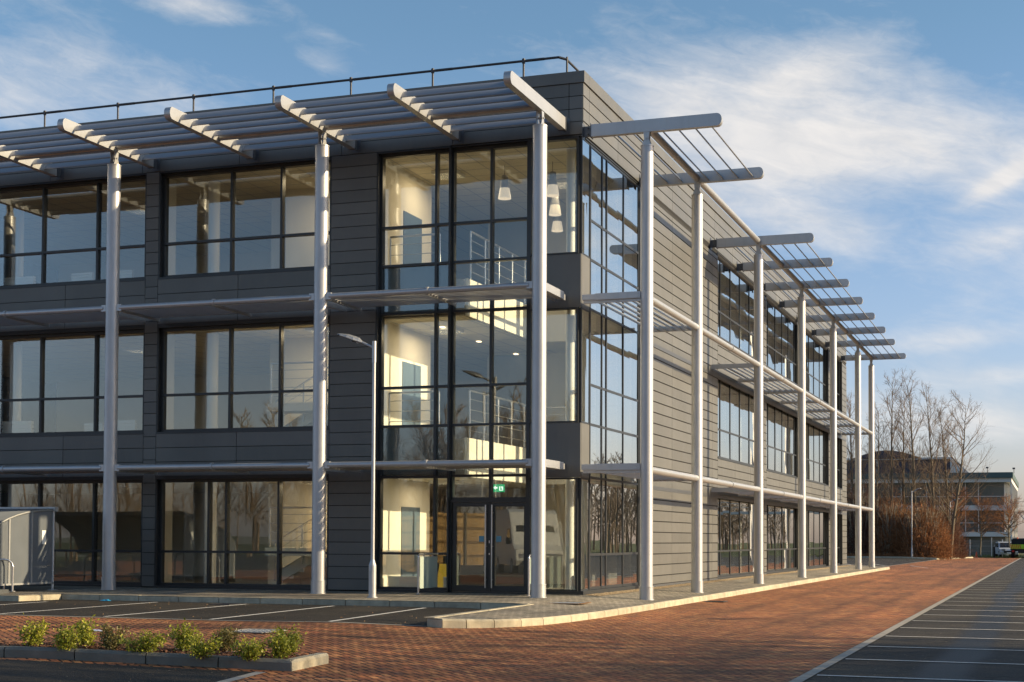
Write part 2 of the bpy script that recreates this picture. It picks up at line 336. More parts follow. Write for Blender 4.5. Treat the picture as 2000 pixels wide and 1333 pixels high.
ground_poly('rear_car_park_edging',[(1.1,50),(1.25,62),(1.5,87.5),(1.4,87.52),(1.15,62),(1.0,50)],M['concrete'],.014)
ground_poly('planting_bed',[(-60,87.6),(1.5,87.6),(3.2,107),(3.2,112.9),(-60,112.9)],M['verge'],.05)
# fine paving channel of cross-laid blocks
def sheet_line(mb,p,q,wd,off):
    p=Vector(p);q=Vector(q);d=(q-p).normalized();n=Vector((-d.y,d.x))*wd/2
    N=6
    for i in range(N):
        a=p.lerp(q,i/N);b=p.lerp(q,(i+1)/N)
        mb.add([(c.x,c.y,gz(c.x)+off) for c in (a-n,b-n,b+n,a+n)],[(0,1,2,3)])
mk=MB()
for a,b in [((-7.36,-10.02),(-7.6,-4.8)),((-5.24,-10.02),(-5.52,-4.8)),((-3.2,-10.05),(-3.6,-4.8)),((-1.18,-9.8),(-1.66,-4.8)),((-9.45,-10.02),(-9.7,-5.6))]: sheet_line(mk,a,b,.085,.011)
struct(mk.build('parking_bay_lines',M['white_line']))
mk=MB()
for i in range(-6,44): sheet_line(mk,(7.2,-14.62+2.43*i),(12,-14.62+2.43*i),.085,.012)
struct(mk.build('side_parking_bay_lines',M['white_line']))
mk=MB()
for i in range(9): sheet_line(mk,(-14+i*2.0,58),(-12.6+i*2.0,52.6),.09,.016)
for i in range(7): sheet_line(mk,(-6,54.5+i*4.2),(.9,54.5+i*4.2),.09,.016)
struct(mk.build('rear_parking_bay_lines',M['white_line']))
# pavement round the building
PK=[(.42,-9.62),(.72,-9.72),(1.02,-9.45),(1.32,-9.0),(1.56,-8.4),(1.72,-7.75),(1.84,-6.6),(1.92,-4.8),(1.96,-2.2)]+[(1.97,y) for y in (4,12,20,28,36,46.5)]
def pz(x): return -.05*max(x,0)
def pave(name,pts,mat,off=0):
    import bmesh
    bm=bmesh.new(); bm.faces.new([bm.verts.new((x,y,0)) for x,y in pts])
    bmesh.ops.bisect_plane(bm,geom=bm.verts[:]+bm.edges[:]+bm.faces[:],plane_co=(0,0,0),plane_no=(1,0,0))
    for v in bm.verts: v.co.z=pz(v.co.x)+off
    bmesh.ops.triangulate(bm,faces=bm.faces[:])
    for f in bm.faces:
        f.normal_update()
        if f.normal.z<0: f.normal_flip()
    me=bpy.data.meshes.new(name); bm.to_mesh(me); bm.free(); me.materials.append(mat)
    o=bpy.data.objects.new(name,me); C.objects.link(o); return struct(o)
pave('pavement',[(-30,.5),(-30,-5.6),(-10.4,-5.6),(-10.2,-4.45),(.3,-4.45)]+[(x-.06,y) for x,y in PK]+[(1.9,46.5),(-30,46.5),(-30,45.0),(-.3,45.0),(-.3,.5)],M['greypav'])
def kerb_run(name,pts,side,h0=None,unit=.915,width=.125,topz=pz,mat='kerb',gap=.016):
    """precast kerb stones with a chamfer; side=+1: road lies to the right of the walking direction"""
    mb=MB(); rnd=random.Random(len(pts)*7+3)
    for (x0,y0),(x1,y1) in zip(pts,pts[1:]):
        p=Vector((x0,y0));q=Vector((x1,y1));L=(q-p).length;n=max(1,round(L/unit));d=(q-p)/L
        nr=Vector((d.y,-d.x))*side
        for i in range(n):
            a=p+d*(L*i/n+gap/2);b=p+d*(L*(i+1)/n-gap/2); dz=rnd.uniform(-.002,.002)
            prof=[(0,-.15),(0,.085),(.02,.0),(width,0)]  # outward->inward; second value height rel. top
            def ring(c):
                t=topz(c.x)+.004+dz; o=c
                return [(o.x,o.y,-.35),(o.x,o.y,t-.03),(o.x-nr.x*.022,o.y-nr.y*.022,t),(o.x-nr.x*width,o.y-nr.y*width,t),(o.x-nr.x*width,o.y-nr.y*width,-.35)]
            A=ring(a);B=ring(b); fs=[(k,(k+1)%5,5+(k+1)%5,5+k) for k in range(5)]+[(4,3,2,1,0),(5,6,7,8,9)]
            if side<0: fs=[tuple(reversed(f)) for f in fs]
            mb.add(A+B,fs)
    return struct(mb.build(name,M[mat]))
kerb_run('pavement_kerb',PK,1)
kerb_run('car_park_kerb',[(-30,-5.6),(-10.4,-5.6),(-10.2,-4.45),(.3,-4.45)],1)
kerb_run('peninsula_kerb',[(.3,-4.45),(.42,-9.62)],1)
kerb_run('rear_kerb',[(-30,87.5),(1.45,87.5)],1,topz=lambda x:gz(x)+.13)
kerb_run('verge_kerb',[(1.45,87.5),(2.3,97),(3.2,107)],1,topz=lambda x:gz(x)+.10)
# gravel margin beside the glazed corner and side wall
pave('gravel_margin',[(.06,.1),(.38,.0),(.42,44.9),(.06,44.9)],M['gravel'],.006)
mb=MB(); rnd=random.Random(5)
for i in range(1500):
    y=rnd.uniform(0,1)**1.6*30; x=rnd.uniform(.08,.40); r=rnd.uniform(.008,.018); z=pz(x)+.012
    mb.add([(x-r,y,z),(x,y-r,z),(x+r,y,z),(x,y+r,z),(x,y,z+r*.9)],[(0,1,4),(1,2,4),(2,3,4),(3,0,4)])
tag(mb.build('gravel_stones',M['gravel']),'loose pale gravel along the foot of the side wall','gravel',kind='stuff')
# ------------------------------------------------------------------ office building
B=empty('office_building',(0,0,0),'three storey office clad in anthracite panels with glazed corner entrance and silver sunshades','office building')
H,FB=11.54,10.14
def fb(mb,pl,a0,a1,d0,d1,z0,z1):
    return mb.box(a0,a1,d0,d1,z0,z1) if pl=='F' else mb.box(-d1,-d0,a0,a1,z0,z1)
def splits(a,b,step,first=None):
    out=[a]; x=a+(first if first else step)
    while x<b-.25: out.append(x); x+=step
    out.append(b); return out
def panels(mb,pl,A,Z,gap=None,d0=0,th=.03):
    gap=gap or (.015 if pl=='F' else .028); gv=.014
    for a0,a1 in zip(A,A[1:]):
        for z0,z1 in zip(Z,Z[1:]): fb(mb,pl,a0+gv/2,a1-gv/2,d0,d0+th,z0+gap/2,z1-gap/2)
ROW=.2817
rows=[ROW*i for i in range(37)]; rows[-1]=FB-.0
pf=MB(); back=MB()
# front piers and spandrels
for a0,a1 in ((-6.15,-4.98),(-11.18,-10.82),(-16.4,-15.9),(-22.0,-21.2)):
    panels(pf,'F',[a0,a1],[.02]+rows[1:]); fb(back,'F',a0+.01,a1-.01,.03,.30,.0,FB)
for a0,a1,js in ((-10.82,-6.15,[-8.6]),(-15.9,-11.18,[-13.5]),(-21.2,-16.4,[-18.8])):
    for z0,z1 in ((6.40,7.50),(2.70,3.73)):
        h=(z1-z0)/3; panels(pf,'F',[a0]+js+[a1],[z0,z0+h,z0+2*h,z1]); fb(back,'F',a0,a1,.03,.28,z0+.01,z1-.01)
FZ=[10.14,10.425,10.71,10.995,11.28]
panels(pf,'F',[-22.0,-19.4,-16.7,-14.0,-11.3,-8.6,-5.9,-3.1,-.33,0.0],FZ)
fb(back,'F',-22,-.02,.03,.3,10.15,11.4)
pf.build('front_cladding',M['clad'],B)
ps=MB()
VS=[0.0,.46,2.82]+[5.55+2.73*i for i in range(15)]; VS=[v for v in VS if v<45.0]+[45.3]
panels(ps,'R',VS,FZ); fb(back,'R',.3,45.28,.03,.3,10.15,11.4)
for a0,a1,js in ((5.4,14.2,[8.28,13.4]),(22.1,22.65,[]),(30.3,30.8,[]),(38.8,39.3,[]),(43.6,45.3,[44.5])):
    panels(ps,'R',[a0]+js+[a1],[.06]+rows[1:36]+[10.0]); fb(back,'R',a0+.01,a1-.01,.03,.30,.0,FB)
for a0,a1 in ((14.2,22.1),(22.65,30.3),(30.8,38.8),(39.3,43.6)):
    for z0,z1 in ((6.40,7.50),(2.70,3.73)):
        h=(z1-z0)/4; panels(ps,'R',[a0,a0+2.7,a0+5.4,a1] if a1-a0>6 else [a0,a1],[z0,z0+h,z0+2*h,z0+3*h,z1]); fb(back,'R',a0,a1,.03,.28,z0+.01,z1-.01)
ps.build('side_cladding',M['clad'],B)
fb(back,'R',45.0,45.27,.3,22,0,11.4); fb(back,'F',-21.97,-21.7,.3,45,0,11.4)
back.build('cladding_backing',M['joint'],B)
cop=MB(); cop.box(-22.03,.03,-.03,.34,11.285,H); cop.box(-.34,.031,.342,45.33,11.285,H)
cop.build('parapet_coping',M['clad'],B)
fl=MB()   # drip flashings under the fascia and string courses on the side wall
for z in (10.02,): fl.hexa([(-.16,5.4,z),(-.10,5.4,z),(-.10,45.25,z),(-.16,45.25,z)],[(-.16,5.4,z+.115),(.012,5.4,z+.115),(.012,45.25,z+.115),(-.16,45.25,z+.115)])
for z in (6.20,2.50): fl.box(-.02,.006,5.4,45.2,z,z+.10)
fl.box(-.02,.008,5.35,45.28,.0,.055)
fl.build('drip_flashing',M['flash'],B)
rf=MB(); rf.box(-21.7,-.35,.35,45,10.9,11.05); rf.build('roof',M['flash'],B)
pl_=MB(); pl_.box(-.10,.02,.05,5.35,-.06,.085); pl_.box(-1.25,-.1,.05,.16,-.06,.075); pl_.box(-22,-3.25,.03,.14,-.06,.05)
pl_.build('plinth',M['frame'],B)
sl=MB(); sl.box(.001,.05,5.36,45.3,-.2,-.005); sl.build('plinth_slab_edge',M['kerb'],B)

rndp=random.Random(11)
def pane(mb,pl,a0,a1,z0,z1,d,th=.012):
    j=[rndp.uniform(-.0036,.0036) for _ in range(4)]
    def P(a,dd,z): return (a,dd,z) if pl=='F' else (-dd,a,z)
    q=[(a0,z0,j[0]),(a1,z0,j[1]),(a1,z1,j[2]),(a0,z1,j[3])]
    f=[P(a,d+o,z) for a,z,o in q]; b=[P(a,d+o+th,z) for a,z,o in q]
    mb.hexa(f,b)
def window(pl,A,Z,d=.16,fw=.055,dep=.13,prot=.03,skip=(),reveal=True,label=None,edge=.07):
    """A: vertical member positions (first/last are jambs); Z: transom heights"""
    fr=MB(); gl=MB()
    for i,a in enumerate(A):
        w_=edge if i in (0,len(A)-1) else fw
        lo,hi=(a,a+w_) if i==0 else ((a-w_,a) if i==len(A)-1 else (a-w_/2,a+w_/2))
        fb(fr,pl,lo,hi,d-prot,d+dep,Z[0],Z[-1])
    for k,z in enumerate(Z):
        w_=edge if k in (0,len(Z)-1) else fw
        lo,hi=(z,z+w_) if k==0 else ((z-w_,z) if k==len(Z)-1 else (z-w_/2,z+w_/2))
        for a0,a1 in zip(A,A[1:]): fb(fr,pl,a0+.02,a1-.02,d-prot+.004,d+dep-.004,lo,hi)
    if reveal:
        fb(fr,pl,A[0]-.03,A[0]+.001,.005,d+dep-.01,Z[0]-.03,Z[-1]+.03); fb(fr,pl,A[-1]-.001,A[-1]+.03,.005,d+dep-.01,Z[0]-.03,Z[-1]+.03)
        fb(fr,pl,A[0]-.03,A[-1]+.03,.008,d+dep-.012,Z[-1],Z[-1]+.10); fb(fr,pl,A[0]-.03,A[-1]+.03,-.012,d+dep-.014,Z[0]-.045,Z[0])
    w0=fr.build('window',M['frame'],B)
    for i,(a0,a1) in enumerate(zip(A,A[1:])):
        for k,(z0,z1) in enumerate(zip(Z,Z[1:])):
            if (i,k) in skip: continue
            pane(gl,pl,a0+.012,a1-.012,z0+.012,z1-.012,d+(.035 if prot>.02 else .004))
    if gl.v: gl.build('glass_pane',M['glass'],w0)
    return w0
Z2,Z1,Z0=[7.54,8.39,10.10],[3.77,4.68,6.31],[.05,.875,2.62]
window('F',[-10.79,-8.88,-7.53,-6.18],Z2); window('F',[-10.79,-8.88,-7.53,-6.18],Z1)
window('F',[-10.79,-9.42,-8.94,-7.53,-6.18],Z0)
for Z in (Z2,Z1,Z0):
    window('F',[-15.87,-14.3,-12.68,-11.21],Z); window('F',[-21.17,-19.6,-18.0,-16.43],Z)
side=[[14.23,15.15,16.73,18.31,20.0,21.1,22.07],[22.68,23.64,25.18,26.72,28.19,29.63,30.27],[30.83,32.1,33.56,35.03,36.76,38.1,38.77],[39.33,41.48,43.57]]
for A in side:
    for Z in (Z2,Z1,Z0): window('R',A,Z,prot=.014,fw=.055,d=.13)
# glazed corner: front curtain wall, corner return, side curtain wall
ZC=[.05,.875,2.62,3.79,4.68,6.38,7.50,8.39,10.10]
window('F',[-4.95,-3.55,-3.18],ZC,edge=.06)
wf=window('F',[-3.18,-2.2,-1.25],[2.08,2.64,3.79,4.68,6.38,7.50,8.39,10.10],reveal=False)
ZS=[.09,2.60]; 
for Z in ([.08,2.57],[3.78,6.32],[7.51,10.10]): window('F',[-1.25,-.11],Z,d=.06,edge=.035,reveal=False)
for Z in ([.08,2.57],[3.78,6.32],[7.51,10.10]): window('R',[.10,.73],Z,d=.06,edge=.035,reveal=False,prot=.008)
window('R',[.73,1.70,2.07,3.53,4.97],[.09,.875,2.60,3.79,4.68,6.38,7.50,8.39,10.10],d=.06,reveal=False,prot=.014,fw=.055,edge=.06)
for bx in ((-1.22,-.06,.05,.10,2.575,3.775),(-1.22,-.06,.05,.10,6.325,7.505),(-.10,-.056,.105,.725,2.576,3.774),(-.10,-.056,.105,.725,6.326,7.504)):
    MB().box(*bx).build('spandrel_panel',M['clad'],B)
jm=MB(); jm.box(-.24,-.03,4.98,5.38,.0,FB); jm.box(-4.99,-.05,.03,.30,10.105,10.138); jm.box(-.3,-.03,.3,5.38,10.106,10.137); jm.box(-1.32,-1.24,.05,.32,0,10.1); jm.box(-5.0,-4.94,.01,.32,0,10.13)
jm.build('corner_frame_post',M['frame'],B)
for z0,z1 in ((2.67,3.76),(6.41,7.47)):
    for x0,x1 in ((-4.90,-3.58),(-3.52,-3.215)): MB().box(x0,x1,.235,.26,z0,z1).build('spandrel_glass',M['teal'],B)
# entrance doors
def door(x0,x1,hside):
    f=MB(); y0,y1=.14,.20
    for a,b in ((x0,x0+.09),(x1-.09,x1)): f.box(a,b,y0,y1,.03,2.03)
    f.box(x0+.09,x1-.09,y0,y1,.03,.17); f.box(x0+.09,x1-.09,y0,y1,1.94,2.03)
    d=f.build('entrance_door',M['frame'],B)
    g=MB(); g.box(x0+.085,x1-.085,.165,.177,.165,1.945); g.build('glass_pane',M['glass'],d)
    h=MB(); hx=x1-.05 if hside>0 else x0+.05
    h.tube((hx,.06,.12),(hx,.06,1.98),.017); 
    for z in (.3,1.05,1.8): h.tube((hx,.06,z),(hx,.14,z),.009,n=8)
    h.build('pull_handle',M['steel'],d)
    s=MB(); sx=(x1-.24 if hside>0 else x0+.12); s.box(sx,sx+.12,.158,.163,1.15,1.28); s.build('door_sticker',pmat('pale_blue_sticker',(.12,.30,.42),.5),d)
    return d
door(-3.10,-2.225,1); door(-2.175,-1.30,-1)
df=MB(); df.box(-3.2,-3.11,.10,.3,.0,2.09); df.box(-1.29,-1.22,.10,.3,.0,2.09); df.box(-3.11,-1.29,.10,.3,2.035,2.09); df.box(-2.222,-2.178,.12,.22,.03,2.03); df.box(-3.11,-1.29,.08,.3,.0,.025)
df.build('door_frame',M['frame'],B)
lk=MB(); lk.box(-2.21,-2.19,.108,.119,1.12,1.18); lk.box(-2.21,-2.19,.108,.119,.86,.90); lk.build('door_lock',M['steel'],B)

# ---- interior
fl=MB()
fl.box(-21.7,-.3,.35,44.9,-.12,.0)
for z0,z1 in ((2.66,3.50),(6.34,7.15)):
    fl.box(-21.6,-5.06,.36,44.8,z0+.02,z1); fl.box(-5.06,-2.93,.36,44.8,z0+.02,z1); fl.box(-2.93,-.32,5.25,44.8,z0+.02,z1)
fl.build('floor_slab',M['carpet'],B)
ce=MB()
for z in (2.62,6.30): ce.box(-21.6,-5.08,.37,44.7,z,z+.035); ce.box(-5.08,-2.96,.37,44.7,z,z+.035); ce.box(-2.96,-.33,5.28,44.7,z,z+.035)
ce.box(-21.6,-.32,.33,44.7,10.12,10.13)
ce.build('ceiling',M['cream'],B)
grid=MB()
for z in (10.117,6.297,2.617):
    for i in range(9): grid.box(-20-.01+0*i,-.4,.9+i*.62*1.0-.008,.9+i*.62+.008,z-.001,z+.0005) if z>10 else grid.box(-20,-2.97,.9+i*1.2-.008,.9+i*1.2+.008,z-.001,z+.0005)
    for i in range(32):
        x=-19.8+i*.62
        if z>10 or x<-3: grid.box(x-.008,x+.008,.4,12,z-.0016,z-.0002)
grid.build('ceiling_grid',M['grey_in'],B)
iw=MB()
for (zf,zc) in ((0,2.62),(3.5,6.30),(7.15,10.12)):
    iw.box(-5.14,-5.02,.36,.95,zf,zc); iw.box(-5.14,-5.04,.95,3.4,zf,zc)     # left wall of the hall
    iw.box(-8.75,-5.14,2.62,2.74,zf,zc)                                       # stair core wall behind window B
    iw.box(-3.4,-.33,7.6,7.75,zf,zc)
    iw.box(-21,-9.3,9.8,9.95,zf,zc); iw.box(-11.15,-10.9,.4,.9,zf,zc)
    iw.box(-9.6,-9.3,3.4,9.8,zf,zc)
    iw.box(-5.1,-5.0,7.6,14,zf,zc)
iw.box(-2.93,-2.87,.42,5.30,2.63,3.52); iw.box(-2.93,-2.87,.42,5.30,6.31,7.17)   # balcony edge fascias facing the void
iw.box(-2.87,-.33,5.24,5.30,2.63,3.52); iw.box(-2.87,-.33,5.24,5.30,6.31,7.17)
iw.box(-.40,-.32,5.42,14.1,0,10.1)
iw.build('interior_wall',M['white'],B)
iw=MB()
for (zf,zc) in ((0,2.62),(3.5,6.30),(7.15,10.12)):
    iw.box(-7.5,-.4,13.9,14.0,zf,zc); iw.box(-5.0,-3.4,7.6,7.75,zf,zc)
    iw.box(-9.0,-8.9,14,44.5,zf,zc)
iw.build('rear_interior_wall',M['grey_in'],B)
cl=MB()
for x,y,r in ((-.60,1.0,.10),(-10.0,1.2,.15),(-16.2,1.6,.15),(-.9,15.1,.16),(-.9,21.8,.16),(-.9,30.0,.16),(-.9,38.6,.16)):
    cl.tube((x,y,0),(x,y,10.1),r,n=20)
cl.build('interior_column',M['white2'],B)
dr=MB()
for z in (.0,3.5,7.15): dr.box(-5.045,-5.02,1.65,2.75,z,z+1.98)
dr.build('interior_door',M['bluedoor'],B)
# railings along the balcony edges and stairs
def railing(pts,h=1.08,n=4,post=.95,name='balcony_railing'):
    mb=MB()
    for p,q in zip(pts,pts[1:]):
        p=Vector(p);q=Vector(q);L=(q-p).length;k=max(1,round(L/post))
        for i in range(k+1):
            c=p.lerp(q,i/k); mb.tube(c,c+Vector((0,0,h)),.021,n=8)
        up=Vector((0,0,1)); mb.tube(p+up*h,q+up*h,.025,n=8)
        for j in range(n): mb.tube(p+up*(h*(j+.7)/(n+.5)),q+up*(h*(j+.7)/(n+.5)),.010,n=6)
    return mb.build(name,M['steel'],B)
railing([(-2.84,.5,3.52),(-2.84,5.2,3.52),(-.45,5.2,3.52)]); railing([(-2.84,.5,7.17),(-2.84,5.2,7.17),(-.45,5.2,7.17)])
railing([(-4.85,.5,3.52),(-3.6,.5,3.52)]); railing([(-4.85,.5,7.17),(-3.6,.5,7.17)])
for zb in (0,3.5):      # stairs behind window B
    st=MB(); run=3.2; n=11
    for i in range(n):
        x=-5.3-i*run/n/1.0; z=zb+1.85-(i+1)*1.75/n
        st.box(x-run/n,x,1.65,2.6,z-.04,z+.13)
    st.hexa([(-8.5,1.60,zb+.0),(-5.3,1.60,zb+1.75),(-5.3,1.66,zb+1.75),(-8.5,1.66,zb+.0)],[(-8.5,1.60,zb+.3),(-5.3,1.60,zb+2.0),(-5.3,1.66,zb+2.0),(-8.5,1.66,zb+.3)])
    st.box(-6.2,-5.2,.8,1.6,zb+1.75,zb+1.87)
    st.build('staircase',M['white'],B)
    railing([(-8.4,1.58,zb+.15),(-5.4,1.58,zb+1.85)],.95,3,.9,'stair_railing')
    railing([(-8.2,.95,zb+1.0),(-6.9,.95,zb+1.0),(-5.4,.95,zb+.05)],.95,4,.9,'stair_railing')
    ld=MB(); ld.box(-8.3,-6.9,.9,1.6,zb+.78,zb+.98); ld.hexa([(-6.9,.92,zb+.66),(-5.6,.92,zb+.0),(-5.4,.98,zb+.0),(-6.9,.98,zb+.66)],[(-6.9,.92,zb+.98),(-5.2,.92,zb+.12),(-5.2,.98,zb+.12),(-6.9,.98,zb+.98)]); ld.build('stair_landing',M['white'],B)

# ---- sunshades: columns, beams, tubes, louvre blades
def column(x,y,base,top,r,fork):
    c=MB(); c.tube((x,y,base),(x,y,top),r,n=28,cap=True)
    o=c.build('column',M['silver'],B)
    k=MB(); k.tube((x,y,base-.01),(x,y,base+.27),r+.012,n=28); k.tube((x,y,base+.27),(x,y,base+.285),r+.02,n=28); k.tube((x,y,base-.01),(x,y,base+.015),r+.03,n=28)
    k.build('column_base_collar',M['silver2'],o)
    f=MB(); f.tube((x,y,top-.012),(x,y,top+.012),r+.008,n=28)
    wd=r*.72
    # forked bracket: two tapered cheek plates with a pin
    for s in (-1,1):
        poly=[(-wd,top+.01),(wd,top+.01),(wd*.5,top+.15),(wd*.72,top+.31),(-wd*.72,top+.31),(-wd*.5,top+.15)]
        if fork=='x': f.prism([(x+u,z) for u,z in poly],'y',y+s*.055-.01,y+s*.055+.01)
        else: f.prism([(y+u,z) for u,z in poly],'x',x+s*.055-.01,x+s*.055+.01)
    if fork=='x': f.tube((x,y-.09,top+.17),(x,y+.09,top+.17),.022,n=10); f.tube((x,y-.075,top+.17),(x,y-.068,top+.17),.04,n=12)
    else: f.tube((x-.09,y,top+.17),(x+.09,y,top+.17),.022,n=10)
    f.build('column_head_bracket',M['silver2'],o)
    return o
FX=[-.41,-5.5,-10.9,-16.9]; RY=[.0,4.9,13.19,21.44,29.6,37.82,43.24]
for x in FX: column(x,-1.75,0,9.88,.152,'y')
for y in RY: column(1.45,y,-.075,9.74,.138,'x')
def beam(axis,c,z0,z1,tip,root,w_=.15,name='sunshade_beam'):
    """box beam with a half-round outer end; axis 'F': runs along -y at x=c; 'R': runs along +x at y=c"""
    h=z1-z0; r=h/2; s=-1 if axis=='F' else 1
    poly=[(root,z0)]
    for i in range(13):
        t=-math.pi/2+math.pi*i/12; poly.append((tip-s*r*.8+s*r*.8*math.cos(t),z0+r+r*math.sin(t)))
    poly.append((root,z1))
    mb=MB(); mb.prism(poly,'x' if axis=='F' else 'y',c-w_/2,c+w_/2)
    o=mb.build(name,M['silver2'],B)
    p=MB()   # wall plate and cleat
    rr=root
    if axis=='F':
        p.box(c-w_/2-.02,c+w_/2+.02,root,root+.015,z0-.02,z1+.02); p.box(c-.02,c+.02,root+.015,.0,z0+.02,z1-.02); p.box(c-w_/2-.03,c+w_/2+.03,-.012,-.002,z0-.04,z1+.04)
    else:
        p.box(root-.015,root,c-w_/2-.02,c+w_/2+.02,z0-.02,z1+.02); p.box(.0,root-.015,c-.02,c+.02,z0+.02,z1-.02); p.box(.002,.012,c-w_/2-.03,c+w_/2+.03,z0-.04,z1+.04)
        for zz in (z0+.07,z1-.07): p.tube((root-.08,c-w_/2-.02,zz),(root-.08,c+w_/2+.02,zz),.014,n=8)
    p.build('wall_bracket',M['flash'],o)
    return o
FBX=[-.41,-2.93,-5.5,-8.17,-10.9,-13.7,-16.9]
for x in FBX: beam('F',x,10.20,10.47,-3.80,-.24)
RBY=[.0,4.9,13.19,17.3,21.44,25.6,29.6,33.7,37.82,41.0,43.24]
RBY=[.0,4.9,13.19,16.9,20.6,24.6,28.6,32.5,36.4,40.2,43.24]
RBY=[.0,4.9,13.19,17.3,21.44,25.5,29.6,33.7,37.82,43.24]
for y in RBY: beam('R',y,10.04,10.31,3.10,.20)
def blade(axis,a0,a1,c,zc,chord,tilt,th=.045,name='louvre_blade',mat='blade'):
    """elliptical aerofoil; c = outward distance from the wall"""
    mb=MB(); n=14; s=-1 if axis=='F' else 1; poly=[]
    for i in range(n):
        t=2*math.pi*i/n; u=chord/2*math.cos(t); v=th/2*math.sin(t)
        poly.append((s*(c-(u*math.cos(tilt)-v*math.sin(tilt))),zc+u*math.sin(tilt)+v*math.cos(tilt)))
    mb.prism(poly,'x' if axis=='F' else 'y',a0,a1,sm=True)
    return mb.build(name,M[mat],B)
for a0,a1 in zip(FBX[1:],FBX):
    for c in (3.36,2.89,2.42,1.98,1.15,.66): blade('F',a0+.075,a1-.075,c,10.33,.235,R(46))
for a0,a1 in zip(RBY,RBY[1:]):
    if a0==4.9: continue
    for c in (2.78,2.41,2.04,1.68,1.02,.65): blade('R',a0+.075,a1-.075,c,10.17,.27,R(50),.036)
tb=MB()
for a0,a1 in zip(FX[1:],FX): tb.tube((a0+.1,-1.75,10.30),(a1-.1,-1.75,10.30),.07)
tb.build('sunshade_tube',M['silver2'],B)
for a0,a1 in zip(RY,RY[1:]):
    t_=MB(); zz=10.16; t_.tube((1.45,a0+.08,zz),(1.45,a1-.08,zz),.085,n=20); t_.build('sunshade_tube',M['silver2'],B)
# lower sunshades
for z in (6.54,2.82):
    for a0,a1 in zip(FX[1:],FX):
        t_=MB(); t_.tube((a0+.22,-1.75,z),(a1-.22,-1.75,z),.066,n=20)
        for xx in (a0,a1): 
            s=1 if xx==a0 else -1
            t_.box(xx+s*.14,xx+s*.27,-1.80,-1.70,z-.075,z+.075)
        mid=(a0+a1)/2; t_.tube((mid-.03,-1.75,z),(mid+.03,-1.75,z),.085,n=20)
        o=t_.build('sunshade_tube',M['silver2'],B)
        for xx in (mid,a0+.20,a1-.20): MB().box(xx-.02,xx+.02,-1.72,-.1,z-.09,z+.03).build('sunshade_bracket',M['silver2'],B)
        lp=MB()
        for q in range(9):
            c=.34+q*.155; n=10; poly=[]
            for i in range(n):
                t=2*math.pi*i/n; u=.085*math.cos(t); v=.012*math.sin(t); T=R(14)
                poly.append((-(c-(u*math.cos(T)-v*math.sin(T))),z-.03+u*math.sin(T)+v*math.cos(T)))
            lp.prism(poly,'x',a0+.23,mid-.03,sm=True); lp.prism(poly,'x',mid+.03,a1-.23,sm=True)
        lp.build('louvre_panel',M['silver2'],B)
    e=MB(); e.box(-.49,-.33,-1.62,-.30,z-.09,z+.075); e.box(-.43,-.39,-.3,.0,z-.07,z+.055); e.build('sunshade_bracket',M['silver2'],B)
    # side
    e=MB(); e.box(.30,1.32,-.07,.07,z-.10,z+.04); e.box(.0,.30,-.05,.05,z-.09,z+.03)
    for xx in (.36,1.26): 
        for zz in (z-.06,z+.0): e.tube((xx,-.085,zz),(xx,.085,zz),.012,n=8)
    e.build('sunshade_bracket',M['silver2'],B)
    for a0,a1 in zip(RY,RY[1:]):
        t_=MB(); t_.tube((1.45,a0+.12,z-.09),(1.45,a1-.12,z-.09),.078,n=20); 
        mid=(a0+a1)/2
        if a1-a0>6: t_.tube((1.45,mid-.05,z-.09),(1.45,mid+.05,z-.09),.092,n=20)
        t_.build('sunshade_tube',M['silver2'],B)
        if a0==4.9: continue
        for yy in ([a0+.02,mid,a1-.02] if a1-a0>6 else [a0+.02,a1-.02]): MB().box(.02,1.38,yy-.03,yy+.03,z-.16,z-.03).build('sunshade_bracket',M['silver2'],B)
        lp=MB()
        for q in range(6):
            c=.28+q*.19; n=10; poly=[]
            for i in range(n):
                t=2*math.pi*i/n; u=.085*math.cos(t); v=.012*math.sin(t); T=R(50)
                poly.append(((c-(u*math.cos(T)-v*math.sin(T))),z-.09+u*math.sin(T)+v*math.cos(T)))
            lp.prism(poly,'y',a0+.06,a1-.06,sm=True)
        lp.build('louvre_panel',M['silver2'],B)
# roof guard rail
gr=MB(); pts=[-19.4,-17.2,-14.95,-12.72,-10.5,-8.25,-6.15,-4.02,-1.75]
zr=12.24
gr.tube((-21,1,zr),(-.9,1,zr),.028,n=10)
for x in pts: gr.tube((x,1,11.0),(x,1,zr+.06),.024,n=10); gr.tube((x,1.0,zr-.05),(x,1.0,zr+.05),.04,n=10); gr.tube((x+.07,1,zr),(x+.5,1,zr),.032,n=10)
gr.tube((-.9,1,zr),(-.73,1.1,zr-.04),.03,n=10); gr.tube((-.73,1.1,11.0),(-.73,1.1,zr+.02),.024,n=10)
gr.tube((-.73,1.1,zr-.05),(-.73,40,zr-.05),.028,n=10)
for i in range(1,17): gr.tube((-.73,1.1+i*2.3,11),(-.73,1.1+i*2.3,zr),.024,n=8)
gr.build('roof_guard_rail',M['rail'],B)
for x,y,z in ((-4.07,1.83,6.27),(-4.18,4.54,6.27),(-4.15,7.3,6.27),(-4.06,3.0,2.59)):
    l_=MB(); l_.box(x-.05,x+.05,y-.07,y+.07,z+.005,z+.02); l_.build('ceiling_downlight',pmat('lit_downlight',(.9,.85,.7),.5,emis=(1,.78,.5),estr=2.2),B)
